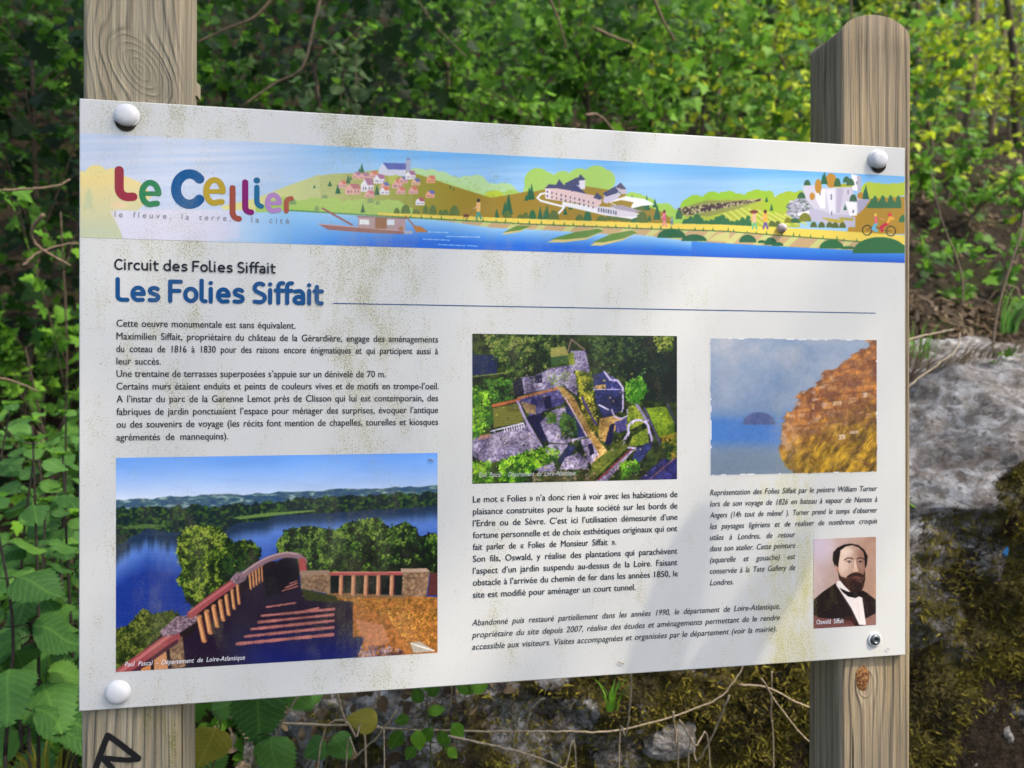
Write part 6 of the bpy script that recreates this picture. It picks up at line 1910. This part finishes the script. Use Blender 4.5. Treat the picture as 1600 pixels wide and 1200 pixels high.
for i, (pts, Y_, r_, lab) in enumerate(ST_):
    dy = np.linspace(-.01, .05, len(pts))
    W_ = [at(x, y, Y_+d) for (x, y), d in zip(pts, dy)]
    if pts[-1][1] >= 1200: W_.append(np.array([W_[-1][0], W_[-1][1], float(ground_z(W_[-1][0], W_[-1][1]))-.01]))
    P = bend(W_, 7, .0006, i)
    V, F = tube(P-P[0], [r_, r_*.6], 6)
    mt = m_straw if (Y_ < .65) else m_twig
    kind = 'dry_stem' if Y_ < .65 else 'bare_branch'
    o = obj(kind, mesh_from(kind, np.array(V), F, mt, True)); o.location = P[0]
    tag(o, lab, 'stem' if Y_ < .65 else 'branch')

# thin tree trunks in the sunlit wood on the right
for i, (px, Y_, w_, ln, lab) in enumerate([(1510, 4.2, .035, .25, 'leaning tan tree trunk in the sunlit wood right of the right post'), (1590, 4.0, .03, -.2, 'dark slim tree trunk at the upper right edge'),
                                      (1432, 3.9, .022, .05, 'thin pale trunk close to the right post arch'), (1545, 4.6, .03, .5, 'strongly slanting pale trunk behind the green bars'), (1120, 4.4, .03, .1, 'slim dark trunk behind the shrubs left of the right post')]):
    b_ = at(px, 330, Y_); b_[2] = float(ground_z(b_[0], b_[1]))-.05
    root = empty('tree', tuple(b_), lab, 'tree')
    P = bend([b_, b_+[ln*.3, 0, 1.0], b_+[ln*.8, .1, 2.2], b_+[ln*1.2, .1, 3.6]], 8)
    V, F = tube(P-b_, [w_, w_*.5], 8)
    obj('trunk', mesh_from('trunk', np.array(V), F, m_twig if i != 1 else m_bark, True), root)
    A = Acc(); q = np.random.default_rng(300+i); lp = []
    for k in range(12):
        s_ = P[q.integers(10, len(P))]; e = s_+np.array([q.normal(0, .5), q.normal(0, .3), q.uniform(.0, .5)])
        br = bend([s_, (s_+e)/2+[0, 0, .06], e], 5); A.add(*tube(br-b_, [w_*.3, w_*.08], 4))
        for j in range(14): lp.append(br[q.integers(3, len(br))]+q.normal(0, .08, 3)-b_)
    obj('branch', A.mesh('branch', m_twig, True), root)
    mass('crown', np.array(lp), 'round', 'bright' if i < 4 else 'mid', (.04, .08), None, 310+i, parent=root)

# green bar fence far behind on the right
m_fence = plain('fence_green', (.22, .42, .34), .5, .4, .08, 40)
f0 = at(1465, 40, 4.9); f1 = at(1640, 40, 5.3)
fz = float(ground_z(f0[0], f0[1]))+.2
fence = empty('metal_fence', (f0[0], f0[1], fz), 'pale green upright metal bars among the sunlit trees in the upper right', 'fence')
for k in range(9):
    t = k/8; c = (f1-f0)*t; c[2] = 0
    V, F = tube([c, c+[0, 0, 1.9]], .010, 8)
    obj('bar', mesh_from('bar', np.array(V), F, m_fence, True), fence)
for hz in (.05, 1.85):
    V, F = tube([np.array([0, .012, hz]), np.array([f1[0]-f0[0], f1[1]-f0[1]+.012, hz])], .012, 6)
    obj('rail', mesh_from('rail', np.array(V), F, m_fence, True), fence)

# blue waymark dab on the rock
V = []; c = at(1607, 872, .40)
paint = plain('blue_paint', (.03, .20, .48), .6, .3, .2, 200)
i_ = np.argmin(np.linalg.norm(ROCK_V.reshape(-1, 3)[:, [0, 2]]-[c[0], c[2]], axis=1))
q = ROCK_V.reshape(-1, 3)[i_]
V, F = lathe([(.013, .004), (.0125, -.003), (.009, -.005)], 14)
V[:, 0] *= .7; V[:, 2] *= 1.3
o = obj('waymark', mesh_from('waymark', V, F, paint, True)); o.location = q+np.array([0, 0, 0])
tag(o, 'small blue painted dab at the right edge of the rock ledge', 'waymark')

# small loose stones below the board
CUT = []
for i in range(5):
    q = np.random.default_rng(450+i); c_ = q.normal(0, 1, (6, 3)); CUT.append(c_/np.linalg.norm(c_, axis=1)[:, None])
for i, (px, py, Y_, s_, lab) in enumerate([(1045, 1150, .47, .050, 'grey stone bedded in the moss below the italic text')]):
    q = np.random.default_rng(400+i); V = []; F = []
    nu, nv = 22, 14
    for a in range(nv):
        th = math.pi*a/(nv-1)
        for b_ in range(nu):
            ph = 2*math.pi*b_/nu
            d = np.array([math.sin(th)*math.cos(ph), math.sin(th)*math.sin(ph), math.cos(th)])
            k = min(1.0, .78/max(abs(d@c_) for c_ in CUT[i]))*(1+.25*(float(vnoise(d[0]*3+i*7+9, d[1]*2+d[2]*4+9, i, 3))-.5))
            V.append(d*s_*k*[1.35, .8, .85])
    for a in range(nv-1):
        for b_ in range(nu): F.append([a*nu+b_, (a+1)*nu+b_, (a+1)*nu+(b_+1) % nu, a*nu+(b_+1) % nu])
    me = mesh_from('stone', np.array(V), F, m_rock, False, np.tile([[.30, .30, .30]], (len(V), 1)))
    o = obj('stone', me); o.location = at(px, py, Y_)
    tag(o, lab, 'stone')

# --- unseen things added to throw shade: two trees and two leaning poles
def shade_tree(name, base, blobs, label, seed, trunk_r=.12):
    root = empty(name, base, label, 'tree')
    q = np.random.default_rng(seed); base = np.array(base, float)
    A = Acc(); pts = []
    for (cx, cy, cz, R1, n) in blobs:
        c = np.array([cx, cy, cz])
        j = np.array([base[0], base[1], cz*.55])
        A.add(*tube(bend([j, (j+c)/2+[0, 0, .3], c], 6)-base, [trunk_r*.4, trunk_r*.1], 6))
        d = q.normal(0, 1, (n, 3)); d /= np.linalg.norm(d, axis=1)[:, None]
        pts.append(c+d*R1*q.uniform(0, 1, (n, 1))**.45*[1, 1, .8]-base)
    obj('branch', A.mesh('branch', m_bark, True), root)
    V, F = tube(bend([base*0, np.array([.1, 0, 2.0]), np.array([0, .1, 4.4])], 6), [trunk_r, trunk_r*.5], 10)
    obj('trunk', mesh_from('trunk', np.array(V), F, m_bark, True), root)
    if len(np.concatenate(pts)): mass('crown', np.concatenate(pts), 'round', 'mid', (.10, .17), None, seed, parent=root, toward=(.2, -.3, .8), jit=.6)
    return root


far = np.array([.5, 0, 1.5])+SUN*11.5
shade_tree('tree', (6.2, -5.4, 0), [(far[0]-.1, far[1], far[2], 1.25, 0)], 'added unseen tree behind the viewer for the shade on the board', 500)
SHADE_PARENT = bpy.data.objects['tree']
q = np.random.default_rng(77)
nn_ = 4200                                        # unseen leaves added to dapple the board, rock and nettles with shade
pu = q.uniform(-.7, 3.2, nn_); pv = q.uniform(.5, 3.4, nn_)
dens_ = np.where((pu < 1.12) & (pv < 2.0), np.interp(pu, [-.1, .35, .52, .75, 1.1], [.82, .74, .30, .14, .14])+np.where(pu > .6, .26, 0)*sstep(1.50, 1.62, pv), .42)
keep = q.uniform(0, 1, nn_) < dens_
P = np.stack([pu, pu*0, pv], 1)+SUN*q.normal(11.5, .5, nn_)[:, None]
mass('crown', P[keep]-np.array(SHADE_PARENT.location), 'round', 'mid', (.05, .08), None, 502, parent=SHADE_PARENT, toward=(.3, -.3, .8), jit=.6)
shade_tree('tree', (-3.2, .7, 0), [(-.6, 1.2, 4.1, .9, 230), (.6, 1.3, 4.2, .8, 130), (-1.4, 1.6, 4.2, 1.0, 260), (-.9, .9, 3.6, .6, 120), (.4, 2.8, 5.1, 1.0, 150), (-1.0, 3.2, 5.2, 1.0, 150)],  # unseen crown added to keep sky and sun off the bank
       'added unseen tree left of the sign whose crown shades the bank from above the view', 501)


def stake(u0, v0, L0, u1, v1, L1, rad, label):
    """added unseen pole, tip and foot set sunward so its shadow bars the board"""
    a = np.array([u0, 0, v0+Z0])+SUN*L0; b_ = np.array([u1, 0, v1+Z0])+SUN*L1
    k = a[2]/(a[2]-b_[2]); b_ = a+(b_-a)*k
    V, F = tube([b_-b_, (a-b_)*.5, (a-b_)*.97, (a-b_)*.992, a-b_], [rad, rad, rad, rad*.8, rad*.35], 12)
    V2, F2 = V, F
    o = obj('shadow_pole', mesh_from('shadow_pole', np.array(V2), F2, m_bark, True)); o.location = b_
    return tag(o, label, 'shadow caster')


t0 = uv(1090, 805); t1 = uv(1020, 1050)
stake(t0[0], t0[1], 2.05, t1[0], t1[1], 2.13, .034, 'added unseen leaning pole shaped to shade the second text column')
t0 = uv(1255, 850); t1 = uv(1130, 1045)
stake(t0[0], t0[1], 2.10, t1[0], t1[1], 2.175, .037, 'added unseen leaning pole shaped to throw a shadow nearer the right post')
